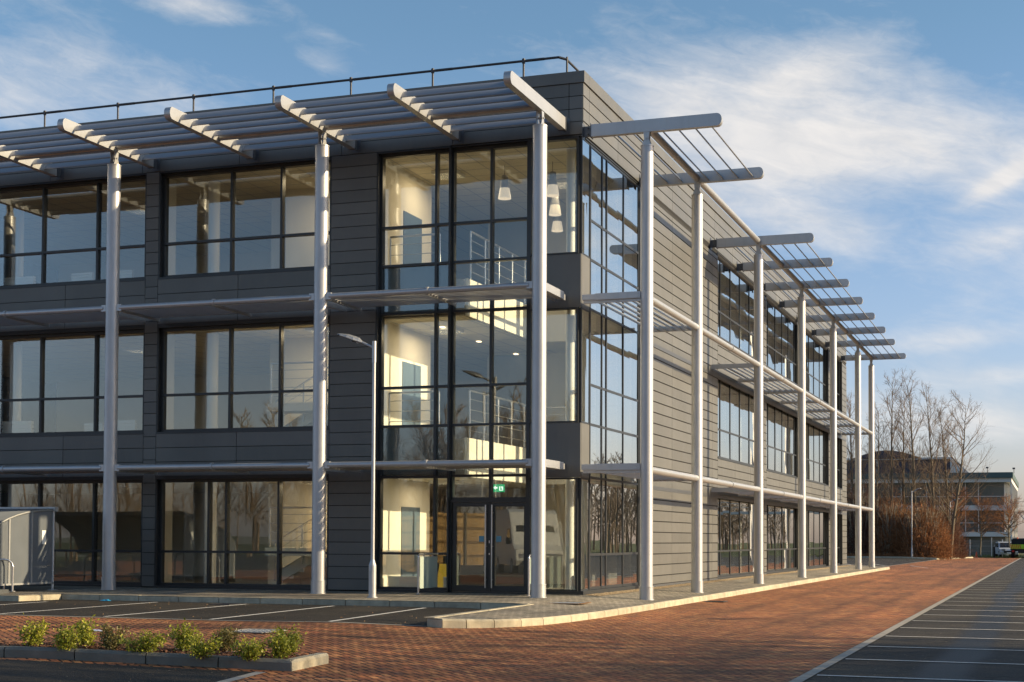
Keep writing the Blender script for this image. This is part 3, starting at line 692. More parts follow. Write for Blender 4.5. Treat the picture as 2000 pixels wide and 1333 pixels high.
for x,y,z,pw in ((-4.1,2.2,10.05,22),(-4.1,2.2,6.25,22),(-4.1,2.2,2.56,11),(-1.8,4.0,10.05,14),(-7.0,1.5,10.05,17),(-7.0,1.3,6.25,17),(-7.0,1.3,2.56,17),(-13.5,3.2,10.05,14),(-13.5,3.2,6.25,20),(-13.5,3.2,2.56,4)):  # area lights and covers added to brighten the dark rooms
    ld_=bpy.data.lights.new('room_fill_light','AREA'); ld_.shape='SQUARE'; ld_.size=.6; ld_.energy=pw; ld_.color=(1,.76,.45)
    lo=bpy.data.objects.new('room_fill_light',ld_); C.objects.link(lo); lo.location=(x,y,z-.03)
    hb=MB(); hb.box(x-.32,x+.32,y-.32,y+.32,z-.02,z+.05); hb.build('fill_light_housing',M['white2'],B)
# ------------------------------------------------------------------ things in and around the building
def pendant(loc,label):
    t=empty('pendant_lamp',loc,label,'pendant lamp','pendant lamps in the glazed corner'); 
    s=MB(); s.revolve([(.155,.0),(.15,.05),(.125,.20),(.115,.25)],0,0,24); s.build('lamp_shade',pmat('glowing_opal_shade',(.85,.78,.66),.4,emis=(1,.82,.60),estr=.32),t)
    s=MB(); s.revolve([(.118,.25),(.112,.29),(.09,.40),(.075,.56),(.0,.57)],0,0,24); s.build('lamp_housing',pmat('grey_lamp_housing',(.36,.37,.40),.4),t)
    s=MB(); s.tube((0,0,.56),(0,0,10.1-loc[2]),.006,n=6); s.build('cable',M['rail'],t)
pendant((-2.53,1.9,9.29),'pendant lamp hanging alone behind the centre top floor pane, left of the corner column')
pendant((-1.35,1.96,9.29),'topmost of the three pendant lamps stacked right of the corner column')
pendant((-1.95,3.98,9.29),'middle one of the three pendant lamps seen stacked right of the corner column')
pendant((-2.5,5.85,9.29),'lowest of the three pendant lamps seen stacked right of the corner column')
def radiator(x,y,z,L,h,ax,label,fins=5):
    t=MB()
    for i in range(fins):
        z0=z+.08+i*(h-.08)/fins
        if ax=='x': t.box(x,x+L,y-.05,y+.05,z0,z0+(h-.08)/fins-.02)
        else: t.box(x-.05,x+.05,y,y+L,z0,z0+(h-.08)/fins-.02)
    if ax=='x': t.box(x+.01,x+L-.01,y-.02,y+.02,z+.08,z+h-.03); t.box(x+.05,x+.09,y-.03,y+.03,z,z+.1); t.box(x+L-.09,x+L-.05,y-.03,y+.03,z,z+.1)
    else: t.box(x-.02,x+.02,y+.01,y+L-.01,z+.08,z+h-.03); t.box(x-.03,x+.03,y+.05,y+.09,z,z+.1); t.box(x-.03,x+.03,y+L-.09,y+L-.05,z,z+.1)
    cx,cy=(x+L/2,y) if ax=='x' else (x,y+L/2)
    return tag(t.build('radiator',M['white2'],loc=(cx,cy,z)),label,'radiator','low white radiators behind the glazing')
radiator(-4.88,.62,0,.78,.36,'x','white slatted radiator left of the entrance doors')
radiator(-3.50,.62,0,.26,.36,'x','short white radiator under the yellow wet floor sign')
radiator(-.45,.95,0,.4,.42,'y','short white radiator right of the white inner column at the corner')
radiator(-.45,2.15,0,.45,.42,'y','narrow white radiator in the middle of the side glazing')
radiator(-.45,3.5,0,1.05,.42,'y','widest white radiator low in the side glazing')
radiator(-15.8,.62,7.5,.9,.42,'x','white radiator at the far left top floor window')
radiator(-13.75,.62,7.5,.62,.42,'x','white radiator at the top floor window left of the second column')
radiator(-12.55,.62,7.5,.6,.42,'x','white radiator at the top floor window right behind the left column')
radiator(-15.8,.62,3.6,.9,.60,'x','white radiator at the far left middle floor window')
radiator(-13.3,.62,3.6,.55,.50,'x','white radiator at the middle floor window left of the left column')
radiator(-12.5,.62,3.6,.7,.55,'x','white radiator at the middle floor window behind the left column')
# wet floor sign
ws=empty('wet_floor_sign',(-3.91,1.6,0),'yellow folding wet floor sign behind the glass left of the doors','floor sign')
yel=pmat('yellow_plastic',(.92,.66,.02),.4)
for s,nm in ((-1,'front_panel'),(1,'rear_panel')):
    m_=MB(); m_.hexa([(-.15,s*.16-.008,0),(.15,s*.16-.008,0),(.15,s*.16+.008,0),(-.15,s*.16+.008,0)],[(-.09,s*.02-.008,.62),(.09,s*.02-.008,.62),(.09,s*.02+.008,.62),(-.09,s*.02+.008,.62)]); p=m_.build(nm,yel,ws)
    if s<0:
        m_=MB(); m_.hexa([(-.05,-.079,.37),(.05,-.079,.37),(.05,-.071,.37),(-.05,-.071,.37)],[(0-.005,-.046,.50),(.005,-.046,.50),(.005,-.038,.50),(-.005,-.038,.50)]); m_.build('warning_triangle',M['rail'],p)
def text(name,body,size,mat,loc,rot,parent=None,ext=.002):
    cu=bpy.data.curves.new(name,'FONT'); cu.body=body; cu.size=size; cu.extrude=ext; cu.align_x='CENTER'; cu.align_y='CENTER'
    o=bpy.data.objects.new(name,cu); C.objects.link(o); dg=bpy.context.evaluated_depsgraph_get()
    me=bpy.data.meshes.new_from_object(o.evaluated_get(dg)); bpy.data.objects.remove(o); me.materials.clear(); me.materials.append(mat)
    o=bpy.data.objects.new(name,me); C.objects.link(o); o.location=loc; o.rotation_euler=rot
    if parent:o.parent=parent
    return o
text('lettering','CAUTION',.045,M['rail'],(0,-.105,.26),(R(77),0,0),ws)
text('lettering','WET FLOOR',.038,M['rail'],(0,-.118,.20),(R(77),0,0),ws)
# exit sign
es=empty('exit_sign',(-2.5,1.5,2.31),'green emergency exit sign hanging above the right hand entrance door','exit sign')
green=pmat('lit_green_sign',(.0,.30,.12),.4,emis=(.0,.42,.16),estr=.55); wlit=pmat('lit_white_symbol',(.8,.8,.8),.4,emis=(.8,1,.85),estr=.8)
m_=MB(); m_.box(-.15,.15,-.01,.01,0,.18); pl=m_.build('sign_panel',green,es)
m_=MB(); y=-.013
m_.prism([(.02,.13),(.12,.13),(.12,.03),(.02,.03)],'y',y,y+.002); m_.prism([(-.12,.10),(-.07,.15),(-.07,.12),(-.02,.12),(-.02,.08),(-.07,.08),(-.07,.05)],'y',y,y+.002); m_.build('exit_symbol',wlit,es)
m_=MB(); m_.tube((.065,-.016,.115),(.065,-.014,.115),.012,n=10); m_.prism([(.05,.10),(.08,.10),(.085,.07),(.11,.045),(.095,.04),(.07,.062),(.05,.036),(.035,.04),(.055,.07)],'y',-.0165,-.0142); m_.build('running_figure',green,es)
m_=MB(); m_.tube((-.1,0,.18),(-.1,0,.31),.004,n=6); m_.tube((.1,0,.18),(.1,0,.31),.004,n=6); m_.build('hanger',M['rail'],es)
# crumpled blue shoe covers
blue=pmat('blue_plastic_film',(.03,.26,.48),.35)
def rag(loc,r,label,mat=blue,seed=1,name='plastic_shoe_cover',cat='plastic rag',group='bits of blue plastic on the ground'):
    rn=random.Random(seed); mb=MB(); n=10; vs=[(0,0,r*.35)]
    for k in (1,2):
        for i in range(n):
            t=2*math.pi*i/n; rr=r*k/2*rn.uniform(.7,1.2); vs.append((rr*math.cos(t)*1.4,rr*math.sin(t),(r*.4*rn.uniform(.2,1) if k==1 else r*.05*rn.random())))
    fs=[(0,1+i,1+(i+1)%n) for i in range(n)]+[(1+i,1+n+i,1+n+(i+1)%n,1+(i+1)%n) for i in range(n)]
    mb.add(vs,fs); o=mb.build(name,mat); o.location=loc; return tag(o,label,cat,group)
rag((-3.0,.42,.005),.07,'blue shoe cover lying inside the left entrance door',seed=2)
rag((-1.02,.45,.005),.08,'blue shoe cover inside the corner glass, right of the corner column',seed=3)
rag((-.80,.52,.005),.10,'larger blue shoe cover inside the corner glass beside the white inner column',seed=4)
rag((-8.9,-4.75,-.11),.09,'blue plastic scrap in the gutter below the left silver column',seed=5)
rag((-3.1,-13.3,-.115),.07,'pale blue crumpled wrapper on the red paving behind the planter',mat=pmat('pale_blue_wrapper',(.45,.5,.65),.5),seed=6,name='wrapper',cat='litter',group='litter on the paving')
# door barriers
def barrier(x0,label):
    t=empty('door_barrier',(x0,-.1,0),label,'barrier','steel guard hoops either side of the doors')
    m_=MB(); y0,y1=-.95,.15
    pts=[(0,y0,0),(0,y0,.80)]+[(0,y0+.07*(1-math.cos(a)),.80+.07*math.sin(a)) for a in (R(30),R(60),R(90))]+[(0,y1,.87)]
    m_.path(pts,.021,n=12); m_.tube((0,y0,0),(0,y0,.012),.05,n=14); m_.build('hoop',M['steel'],t)
    m_=MB(); m_.box(-.006,.006,y0+.08,y1-.03,.12,.82); m_.build('glass_panel',pmat('frosted_green_glass',(.42,.50,.45),.2,spec=.6),t)
    m_=MB(); 
    for yy in (y0+.3,y1-.3): m_.box(-.015,.015,yy-.02,yy+.02,.80,.86)
    m_.build('clamp',M['steel'],t)
barrier(-3.42,'steel hoop with frosted glass panel left of the entrance doors')
barrier(-.86,'steel hoop with frosted glass panel partly behind the corner column')
# street lamps
def lamp(loc,h,label,rz=0,head=.45,group='street lamps'):
    t=empty('street_lamp',loc,label,'street lamp',group,rz)
    m_=MB(); m_.tube((0,0,0),(0,0,.66),.078,n=18); m_.tube((0,0,.66),(0,0,.78),.078,.040,n=18); m_.tube((0,0,.78),(0,0,h),.040,.034,n=16); m_.tube((0,0,h-.42),(0,0,h+.02),.043,n=16); m_.tube((0,0,0),(0,0,.02),.11,n=16)
    p=m_.build('pole',M['silver'],t)
    m_=MB(); m_.box(-.03,.03,-.082,-.076,.3,.55); m_.build('access_hatch',M['galv'],p)
    m_=MB(); m_.tube((0,0,h-.12),(-.34,0,h+.04),.024,n=12); m_.build('bracket_arm',M['silver'],t)
    hd=MB(); N=9; secs=[(-.28,.035,.04,.02),(-.34,.07,.075,.05),(-.43,.12,.085,.08),(-.57,.15,.075,.13),(-.72,.14,.05,.17),(-.82,.06,.018,.20)]
    vs=[];fs=[]
    for x,w_,th,dz in secs:
        for (yy,zz) in ((-1,-.3),(-.75,.35),(0,.75),(.75,.35),(1,-.3),(.8,-.6),(0,-.6),(-.8,-.6)): vs.append((x,yy*w_,h+dz+zz*th))
    for k in range(len(secs)-1):
        for i in range(8): fs.append((k*8+i,k*8+(i+1)%8,(k+1)*8+(i+1)%8,(k+1)*8+i))
    fs.append(tuple(range(8))); fs.append(tuple(reversed(range(40,48))))
    hd.add(vs,fs); o=hd.build('lamp_head',M['galv'],t)
    m_=MB(); m_.hexa([(-.78,-.10,h+.168),(-.45,-.115,h+.018),(-.45,.115,h+.018),(-.78,.10,h+.168)],[(-.78,-.10,h+.19),(-.45,-.115,h+.05),(-.45,.115,h+.05),(-.78,.10,h+.19)]); m_.build('lens',pmat('dark_lens',(.03,.03,.035),.2),o)
    m_=MB(); m_.tube((-.37,0,h-.01),(-.37,0,h+.04),.014,n=8); m_.tube((-.41,.02,h-.0),(-.41,.02,h+.05),.012,n=8); m_.build('sensor',M['galv'],o)
    return t
lamp((-3.45,-3.35,0),5.25,'tall silver street lamp standing before the wide grey pier left of the entrance')
lamp((-.42,87.9,gz(-.4)+.1),5.1,'thin far lamp post in front of the brown thicket',rz=R(150),group='far lamp posts')
lamp((1.25,107.4,gz(1.2)),5.0,'farthest lamp post, between the thicket and the small round trees',rz=R(190),group='far lamp posts')
lamp((-12.6,-27,-.12),7.6,'lamp post behind the viewpoint, mirrored in the entrance glass',rz=R(180),group='lamp posts mirrored in the glass or casting shadows')
for i,(x,y) in enumerate(((18,-8.2),(19.5,-5.0),(17.5,-11.6),(21,1.3))):
    lamp((x,y,-.28),6.0,'lamp post out of frame to the right whose shadow crosses the red paving',rz=R(30*i),group='lamp posts mirrored in the glass or casting shadows')
# ------------------------------------------------------------------ cycle shelter
sh=empty('cycle_shelter',(-11.85,-2.55,0),'grey curved roof cycle shelter at the left edge beside the leftmost column','cycle shelter')
ox,oy=-11.85,-2.55
def arc(n=12):
    pts=[]
    for i in range(n+1):
        t=i/n; yy=-2.65+2.65*t - 0; a=math.pi/2*(t)
        pts.append((-2.55+2.55*math.sin(a)*1.0 if 0 else -2.6*math.cos(a), .75+1.08*math.sin(a)))
    return pts   # (dy,z) from low at dy=-2.6 to top at dy=0
ap=arc()
for k,xx in enumerate((0,-2.2,-4.4)):
    f=MB()
    for (y0,z0),(y1,z1) in zip(ap,ap[1:]): f.tube((xx,y0,z0),(xx,y1,z1),.024,n=8)
    f.tube((xx,0,0),(xx,0,1.86),.032,n=10); f.tube((xx,-2.6,0),(xx,-2.6,.75),.028,n=8); f.box(xx-.03,xx+.03,-2.6,0,.15,.19)
    if k==0:
        for yy in (-.78,-1.55): 
            zt=.75+1.08*math.sqrt(1-(yy/2.6)**2); f.box(xx-.02,xx+.02,yy-.022,yy+.022,.15,zt-.02)
    f.box(xx-.07,xx+.07,-.09,.09,0,.015)
    f.build('frame',M['galv'],sh)
g_=MB(); g_.box(-5.2,.06,-.05,.06,1.80,1.90); g_.box(.06,.075,-.055,.065,1.795,1.905); g_.build('gutter',M['galv'],sh)
p_=MB(); poly=[(y,z-.03) for y,z in ap]+[(-.03,.19),(-2.57,.19)]; p_.prism(poly,'x',-.008,.0); p_.build('end_panel',M['poly'],sh)
p_=MB(); vs=[];fs=[]
for y,z in ap: vs+= [(-5.2,y,z+.025),(.03,y,z+.025),(-5.2,y,z+.033),(.03,y,z+.033)]
for i in range(len(ap)-1): fs+=[(4*i,4*i+1,4*i+5,4*i+4),(4*i+3,4*i+2,4*i+6,4*i+7),(4*i+1,4*i+3,4*i+7,4*i+5)]
p_.add(vs,fs,True); p_.build('curved_roof',M['poly'],sh)
n_=MB(); n_.box(.008,.012,-.42,-.28,1.05,1.36); n_.build('notice',M['white2'],sh)
def hoop(p,q,label,h=.70,z=.02,group='cycle hoops'):
    m=MB(); p=Vector((*p,z));q=Vector((*q,z)); d=(q-p).normalized(); r=.16; pts=[p,p+Vector((0,0,h-r))]
    for a in (30,60,90): pts.append(p+Vector((0,0,h-r))+d*(r*(1-math.cos(R(a))))+Vector((0,0,r*math.sin(R(a)))))
    for a in (90,60,30,0): pts.append(q+Vector((0,0,h-r))-d*(r*(1-math.cos(R(a))))+Vector((0,0,r*math.sin(R(a)))))
    pts.append(q); m.path(pts,.024,n=10); m.tube(p,p+Vector((0,0,.012)),.07,n=12); m.tube(q,q+Vector((0,0,.012)),.07,n=12)
    return tag(m.build('cycle_hoop',M['steel'],loc=tuple(p)),label,'cycle stand',group)
hoop((-11.66,-4.20),(-12.2,-4.65),'steel cycle hoop standing outside the shelter end panel at the left edge')
for i in range(4): hoop((-12.6-i*.95,-3.3),(-12.6-i*.95,-4.2),'steel cycle hoop under the shelter, mirrored in the ground floor windows',group='cycle hoops mirrored in the windows')
fb_=MB(); fb_.hexa([(-11.95,-4.95,.0),(-11.45,-4.95,.0),(-11.45,-4.55,.0),(-11.95,-4.55,.0)],[(-11.93,-4.93,.085),(-11.47,-4.93,.085),(-11.47,-4.57,.085),(-11.93,-4.57,.085)]); 
o=tag(fb_.build('rubber_fence_foot',pmat('dark_rubber',(.05,.055,.06),.7),loc=(-11.7,-4.75,0)),'dark rubber block lying on the pavement below the steel hoop at the left edge','rubber block')
# ------------------------------------------------------------------ planter bed
PA=[(-9.2,-18.95),(-1.26,-17.60),(1.97,-16.98)]; PB=[(1.97,-16.98),(1.88,-15.92)]; PC=[(1.88,-15.92),(1.30,-15.95),(-2.02,-16.64),(-9.4,-17.98)]
tz=lambda x:gz(x)+.115
M['kerb_shaded']=pmat('shade_toned_kerb',(.18,.17,.145),.9,var=.25,vscale=4,bump=.25,bscale=50,island=.12,dirt=.4)  # front kerb shade put into the base colour; dirt and grain as usual
kerb_run('planter_kerb',PA,1,topz=tz,mat='kerb_shaded'); kerb_run('planter_end_kerb',PB,1,topz=tz); kerb_run('planter_rear_kerb',PC,1,topz=lambda x:gz(x)+.075)
so=MB(); rnd=random.Random(3); nx=90
def lerp(a,b,t): return a+(b-a)*t
def bedpt(u,v):
    x=lerp(-9.1,1.82,u); yf=-18.80+ (x+9.1)*(1.72/10.9)*1.12; yb=-17.98+(x+9.1)*(2.02/10.9)*1.02
    yf=lerp(-18.8,-16.95,u)+.06; yb=lerp(-17.98,-16.02,u)
    return x,lerp(yf,yb,v)
vs=[];fs=[];ny=12
for i in range(nx+1):
    for j in range(ny+1):
        x,y=bedpt(i/nx,j/ny); vs.append((x,y,gz(x)+.085+rnd.uniform(-.015,.03)*(0<j<ny)))
for i in range(nx):
    for j in range(ny):
        a=i*(ny+1)+j; fs.append((a,a+ny+1,a+ny+2,a+1))
so.add(vs,fs); struct(so.build('planter_soil',M['soil']))
ch=MB()
for k in range(2600):
    u=rnd.random()**.7; x,y=bedpt(u,rnd.uniform(.02,.98)); z=gz(x)+.10+rnd.uniform(0,.02); a=rnd.uniform(0,3.14); l=rnd.uniform(.01,.03); w_=l*.4
    c,s_=math.cos(a),math.sin(a); t=rnd.uniform(-.01,.01)
    ch.add([(x-c*l+s_*w_,y-s_*l-c*w_,z-t),(x+c*l+s_*w_,y+s_*l-c*w_,z+t),(x+c*l-s_*w_,y+s_*l+c*w_,z+t+.005),(x-c*l-s_*w_,y-s_*l+c*w_,z-t+.005)],[(0,1,2,3)])
tag(ch.build('bark_chips',pmat('bark_chip',(.16,.07,.035),.9,island=.6)),'reddish bark chips covering the soil of the planter','bark chips',kind='stuff')
def leafmat(name,c1,c2,c3):
    m=bpy.data.materials.new(name); m.use_nodes=True; t=NT(m.node_tree); b=m.node_tree.nodes['Principled BSDF']
    g=t.n('ShaderNodeNewGeometry'); c=t.ramp(g.outputs['Random Per Island'],[(0,c1),(.5,c2),(1,c3)]); t.l(c,b.inputs['Base Color'])
    b.inputs['Roughness'].default_value=.45; b.inputs['Specular IOR Level'].default_value=.4
    tr=t.n('ShaderNodeBsdfTranslucent'); t.l(c,tr.inputs[0]); mx=t.n('ShaderNodeMixShader'); mx.inputs[0].default_value=.3
    out=m.node_tree.nodes['Material Output']; t.l(b.outputs[0],mx.inputs[1]); t.l(tr.outputs[0],mx.inputs[2]); t.l(mx.outputs[0],out.inputs[0]); return m
LM=[leafmat('green_leaves',(.13,.16,.015),(.34,.36,.035),(.60,.55,.09)),leafmat('olive_leaves',(.10,.09,.02),(.20,.17,.05),(.32,.26,.10))]
def bush(x,y,w_,h,label,seed,mi=0,n=1150):
    w_*=1.12; h*=.74
    rn=random.Random(seed); t=empty('shrub',(x,y,gz(x)+.09),label,'shrub','small shrubs in the planter')
    st=MB(); lf=MB()
    for k in range(13):
        a=rn.uniform(0,6.28); r=w_*.5*rn.uniform(.15,1); hh=h*rn.uniform(.65,1.08)*(1-.25*(r/(w_*.5))**2)
        p0=Vector((rn.uniform(-.03,.03),rn.uniform(-.03,.03),0)); p1=Vector((math.cos(a)*r*.5,math.sin(a)*r*.5,hh*.5)); p2=Vector((math.cos(a)*r,math.sin(a)*r,hh))
        st.tube(p0,p1,.006,.005,n=4,cap=False); st.tube(p1,p2,.005,.002,n=4,cap=False)
        for q in range(n//13):
            s_=rn.uniform(.22,1.05); c=p0.lerp(p1,s_*2) if s_<.5 else p1.lerp(p2,(s_-.5)*2)
            c=c+Vector((rn.gauss(0,.034),rn.gauss(0,.034),rn.gauss(0,.03)))
            if c.z<.02: continue
            d=Vector((rn.gauss(0,1),rn.gauss(0,1),rn.gauss(.5,.8))).normalized(); e=d.cross(Vector((rn.gauss(0,1),rn.gauss(0,1),rn.gauss(0,1)))).normalized()
            L=rn.uniform(.011,.022)
            lf.add([c,c+e*L*.55+d*L,c+d*L*2.1,c-e*L*.55+d*L],[(0,1,2,3)])
    st.build('stems',M['twig'],t); lf.build('foliage',LM[mi],t)
for i,(x,y,w_,h,mi,l) in enumerate([(-1.12,-17.25,.34,.36,0,'leftmost green shrub in the planter, standing apart'),(-.60,-17.42,.34,.30,0,'low green shrub second from the left in the planter'),
    (-.66,-16.95,.26,.40,0,'upright bright green shrub third from the left in the planter'),(-.22,-17.12,.44,.36,1,'brownish sparse shrub left of the middle of the planter'),
    (.26,-17.2,.48,.33,0,'wide light green shrub in the middle of the planter'),(.46,-16.72,.34,.40,0,'tall green shrub right of the middle, at the rear kerb'),
    (1.0,-17.2,.38,.34,0,'ragged green shrub close to the front kerb, right of the middle'),(.78,-16.35,.27,.36,1,'olive shrub by the rear kerb with a bare lower stem'),
    (1.50,-17.05,.36,.30,0,'round dark green shrub second group from the right end'),(1.86-.12,-16.85,.28,.36,0,'slim shrub near the right end, at the front of its pair'),
    (1.60,-16.42,.30,.42,0,'fuller shrub of the pair nearest the right end of the planter'),(-2.2,-17.3,.34,.36,0,'shrub in the planter beyond the left edge')]):
    bush(x,y,w_,h,l,100+i,mi)
# manhole covers, litter
def cover(x,y,w_,l,rz,label,ring=M['concrete']):
    t=empty('manhole_cover',(x,y,0),label,'manhole cover',rz=rz); z=(gz(x) if y<-11 else pz(x))
    f=MB(); 
    for a in (-1,1): f.box(-w_/2,w_/2,a*l/2-.03,a*l/2+.03,z+.004,z+.014); f.box(a*w_/2-.03,a*w_/2+.03,-l/2+.03,l/2-.03,z+.004,z+.014)
    f.build('surround',ring,t)
    c=MB(); c.box(-w_/2+.035,w_/2-.035,-l/2+.035,l/2-.035,z+.003,z+.011)
    for i in range(5):
        for j in range(5): c.box(-w_/2+.08+i*(w_-.2)/4.6,-w_/2+.12+i*(w_-.2)/4.6,-l/2+.08+j*(l-.2)/4.6,-l/2+.12+j*(l-.2)/4.6,z+.011,z+.015)
    c.build('lid',M['galv'],t)
cover(-1.05,-12.4,.62,.7,.0,'square metal manhole cover with pale surround in the red paving behind the planter')
cover(.70,-3.3,.75,.75,.0,'rusty brown drain cover in the grey paving right of the corner column',ring=pmat('rusty_iron',(.20,.11,.05),.9,var=.4,vscale=20))
grd=MB(); rnd=random.Random(8)
for i in range(700):
    x=rnd.uniform(-10,6.8); y=rnd.uniform(-19,-3); r=rnd.choice([.006,.008,.010,.016])
    if (x>.2 and y>-9.6 and x<2) or (y>-4.5 and x<1): continue
    z=gz(x)+.004
    grd.add([(x-r,y,z),(x,y-r*.8,z),(x+r,y,z),(x,y+r,z),(x+r*.2,y,z+r*.8)],[(0,1,4),(1,2,4),(2,3,4),(3,0,4)])
tag(grd.build('fallen_leaves',pmat('dry_leaf',(.30,.17,.08),.9,island=.7)),'scattered grit and dry leaf fragments on the paving and tarmac','litter',kind='stuff')
# ------------------------------------------------------------------ bare trees
def limb(mb,pts,r0,r1,n):
    k=len(pts)-1
    for i in range(k): mb.tube(pts[i],pts[i+1],r0+(r1-r0)*i/k,r0+(r1-r0)*(i+1)/k,n=n,cap=False)
def grow(rn,p,d,L,steps,wob,up):
    pts=[p]; 
    for _ in range(steps):
        d=(d+Vector((rn.gauss(0,wob),rn.gauss(0,wob),rn.gauss(0,wob)+up))).normalized(); p=p+d*(L/steps); pts.append(p)
    return pts
def bare_tree(name,label,cat,group,loc,h,spread,seed,first=.28,np_=34,ang=38,mat='bark',lean=0,th=1.0,fine=1.0,root=None,tw='twig'):
    rn=random.Random(seed); t=empty(name,loc,label,cat,group)
    tk=MB(); cr=MB()
    tr=grow(rn,Vector((0,0,0)),Vector((lean,0,1)).normalized(),h,14,.03,.01)
    limb(tk,tr,h*.0125*th,.012,7)
    for i in range(np_):
        f=first+(1-first)*(i+rn.random())/np_; k=min(13,int(f*14)); p=tr[k].lerp(tr[k+1],f*14-k)
        a=rn.uniform(0,6.283); an=R(ang*rn.uniform(.7,1.35)); d=Vector((math.cos(a)*math.sin(an),math.sin(a)*math.sin(an),math.cos(an)))
        L=spread*(1.15-f)**.8*rn.uniform(.65,1.2)*1.15+.35; pts=grow(rn,p,d,L,6,.09,.05)
        r=.0095*L*th+.006
        limb(tk if i<np_*.35 else cr,pts,r,.007,4)
        for j in range(int(7*fine)):
            g=rn.uniform(.2,1); kk=min(5,int(g*6)); q=pts[kk].lerp(pts[kk+1],g*6-kk); dd=(pts[kk+1]-pts[kk]).normalized()
            d2=(dd+Vector((rn.gauss(0,.6),rn.gauss(0,.6),rn.gauss(.15,.5)))).normalized(); L2=L*rn.uniform(.2,.45)*(1.1-g*.4)+.15
            p2=grow(rn,q,d2,L2,3,.14,.05); limb(cr,p2,.0085,.0055,3)
            for m_ in range(3):
                g2=rn.uniform(.2,1); k2=min(2,int(g2*3)); q2=p2[k2].lerp(p2[k2+1],g2*3-k2)
                d3=((p2[k2+1]-p2[k2]).normalized()+Vector((rn.gauss(0,.6),rn.gauss(0,.6),rn.gauss(.1,.5)))).normalized()
                limb(cr,grow(rn,q2,d3,L2*rn.uniform(.3,.6)+.08,2,.15,.03),.006,.0045,3)
    tk.build('trunk',M[mat],t); cr.build('crown',M[tw],t); return t
PT='tall bare trees beyond the far end of the building'
for i,(x,y,h,sp_,le,mt,l) in enumerate([(-5.35,92,12.6,3.4,.02,'bark','bare tree seen through the two last sunshade columns'),(-3.95,93.5,11.6,2.6,.06,'birch','slim pale leaning tree just right of the last column'),
    (-2.44,92,14.1,3.2,0,'bark','tallest bare tree, first clear one right of the last column'),(-.75,92.5,14.0,3.3,-.01,'bark','bare tree with a forked crown behind the near side of the thicket'),
    (.80,93,13.1,3.1,.03,'bark','bare tree standing third from the right of the tall row'),(2.05,94,12.6,3.7,.075,'bark','rightmost tall bare tree, with long branches spreading right'),
    (-1.6,96,12.8,2.8,.01,'bark','slimmer bare tree behind, between the two tallest'),(1.55,97,12.2,2.8,.03,'bark','slimmer bare tree just left of the rightmost tall one'),
    (-7.2,95,11.5,3.4,-.02,'bark','bare tree mostly hidden behind the end of the side wall')]):
    bare_tree('bare_tree',l,'tree',PT,(x,y,gz(x)),h,sp_*(1.15 if i==5 else .98),40+i,mat=mt,lean=le,np_=40,th=1.0,fine=1.0,first=.2,ang=(44 if i==5 else 31))
for i,(x,y,h,sp_,l) in enumerate([(3.2,121,5.2,2.3,'small round headed tree left of the white car'),(5.95,122,5.3,2.5,'small round headed tree above the white car and the truck'),(1.2,116,5.8,2.2,'slender small tree behind the farthest lamp post')]):
    bare_tree('small_bare_tree',l,'tree','small bare trees before the far glass building',(x,y,-.3),h,sp_,60+i,first=.34,np_=44,ang=55,th=1.5,fine=1.3,tw='redtwig')
# thickets
def thicket(loc,w_,dpt,h,n,mat,label,seed,name='thicket',cat='shrub',group='leafless thickets beyond the rear car park'):
    rn=random.Random(seed); mb=MB(); st=MB()
    for k in range(n):
        a=rn.uniform(0,6.283); rr=math.sqrt(rn.random()); x=math.cos(a)*rr*w_/2; y=math.sin(a)*rr*dpt/2
        top=h*math.sqrt(max(.02,1-rr*rr*.85))*rn.uniform(.72,1.06)*(1+.13*math.sin(a*3+seed)*rr); z=rn.uniform(0,1)**.75*top
        d=Vector((x/w_*1.8+rn.gauss(0,.8),y/dpt+rn.gauss(0,.8),.75+rn.gauss(0,.6))).normalized(); L=rn.uniform(.3,.9)*(1.5 if rn.random()<.08 else 1)
        p=grow(rn,Vector((x,y,max(0,z-L*.5))),d,L,3,.3,0); limb(mb,p,.014,.006,3)
        if rn.random()<.5: limb(mb,grow(rn,p[1],(d+Vector((rn.gauss(0,.8),rn.gauss(0,.8),rn.gauss(0,.8)))).normalized(),L*.5,2,.2,0),.009,.005,3)
    for k in range(int(n/22)):
        a=rn.uniform(0,6.283); rr=math.sqrt(rn.random()); x=math.cos(a)*rr*w_/2*.8; y=math.sin(a)*rr*dpt/2*.8
        limb(st,grow(rn,Vector((x*.8,y*.8,0)),Vector((x/w_*.4,y/dpt*.4,1)).normalized(),h*math.sqrt(max(.05,1-rr*rr*.85))*.9,5,.08,.02),.05,.012,5)
    t=empty(name,loc,label,cat,group); st.build('stems',M['birch'],t); mb.build('twigs',M[mat],t); return t
for i,(x,y,w_,dp,h,n,mt,l) in enumerate([(.15,89.6,4.2,3.2,4.6,5200,'redtwig','orange brown rounded thicket right of the nearer far lamp post'),(-2.2,90.4,3.6,2.8,4.9,4200,'redtwig','russet thicket left of the nearer far lamp post'),
    (-4.7,90.8,3.6,3,6.2,4200,'purpletwig','tall dark brown thicket between the last columns and the lamp post'),(-7.4,91.2,3.6,3,5.6,3600,'purpletwig','dark brown thicket showing beside the end of the side wall'),
    (-3.2,94.5,5.0,3,6.4,3600,'redtwig','high reddish thicket rising behind the tall trees'),(-7.2,95.5,5.0,3,7.6,3600,'redtwig','high reddish thicket behind the last two columns'),(.4,96,4.4,3,5.8,3800,'purpletwig','purple brown thicket behind the orange one'),
    (1.6,100,2.6,3,3.4,2200,'purpletwig','low brown thicket beside the farthest lamp post')]):
    thicket((x,y,gz(x)),w_,dp,h,n,mt,l,70+i)
gv=MB(); rnd=random.Random(12)
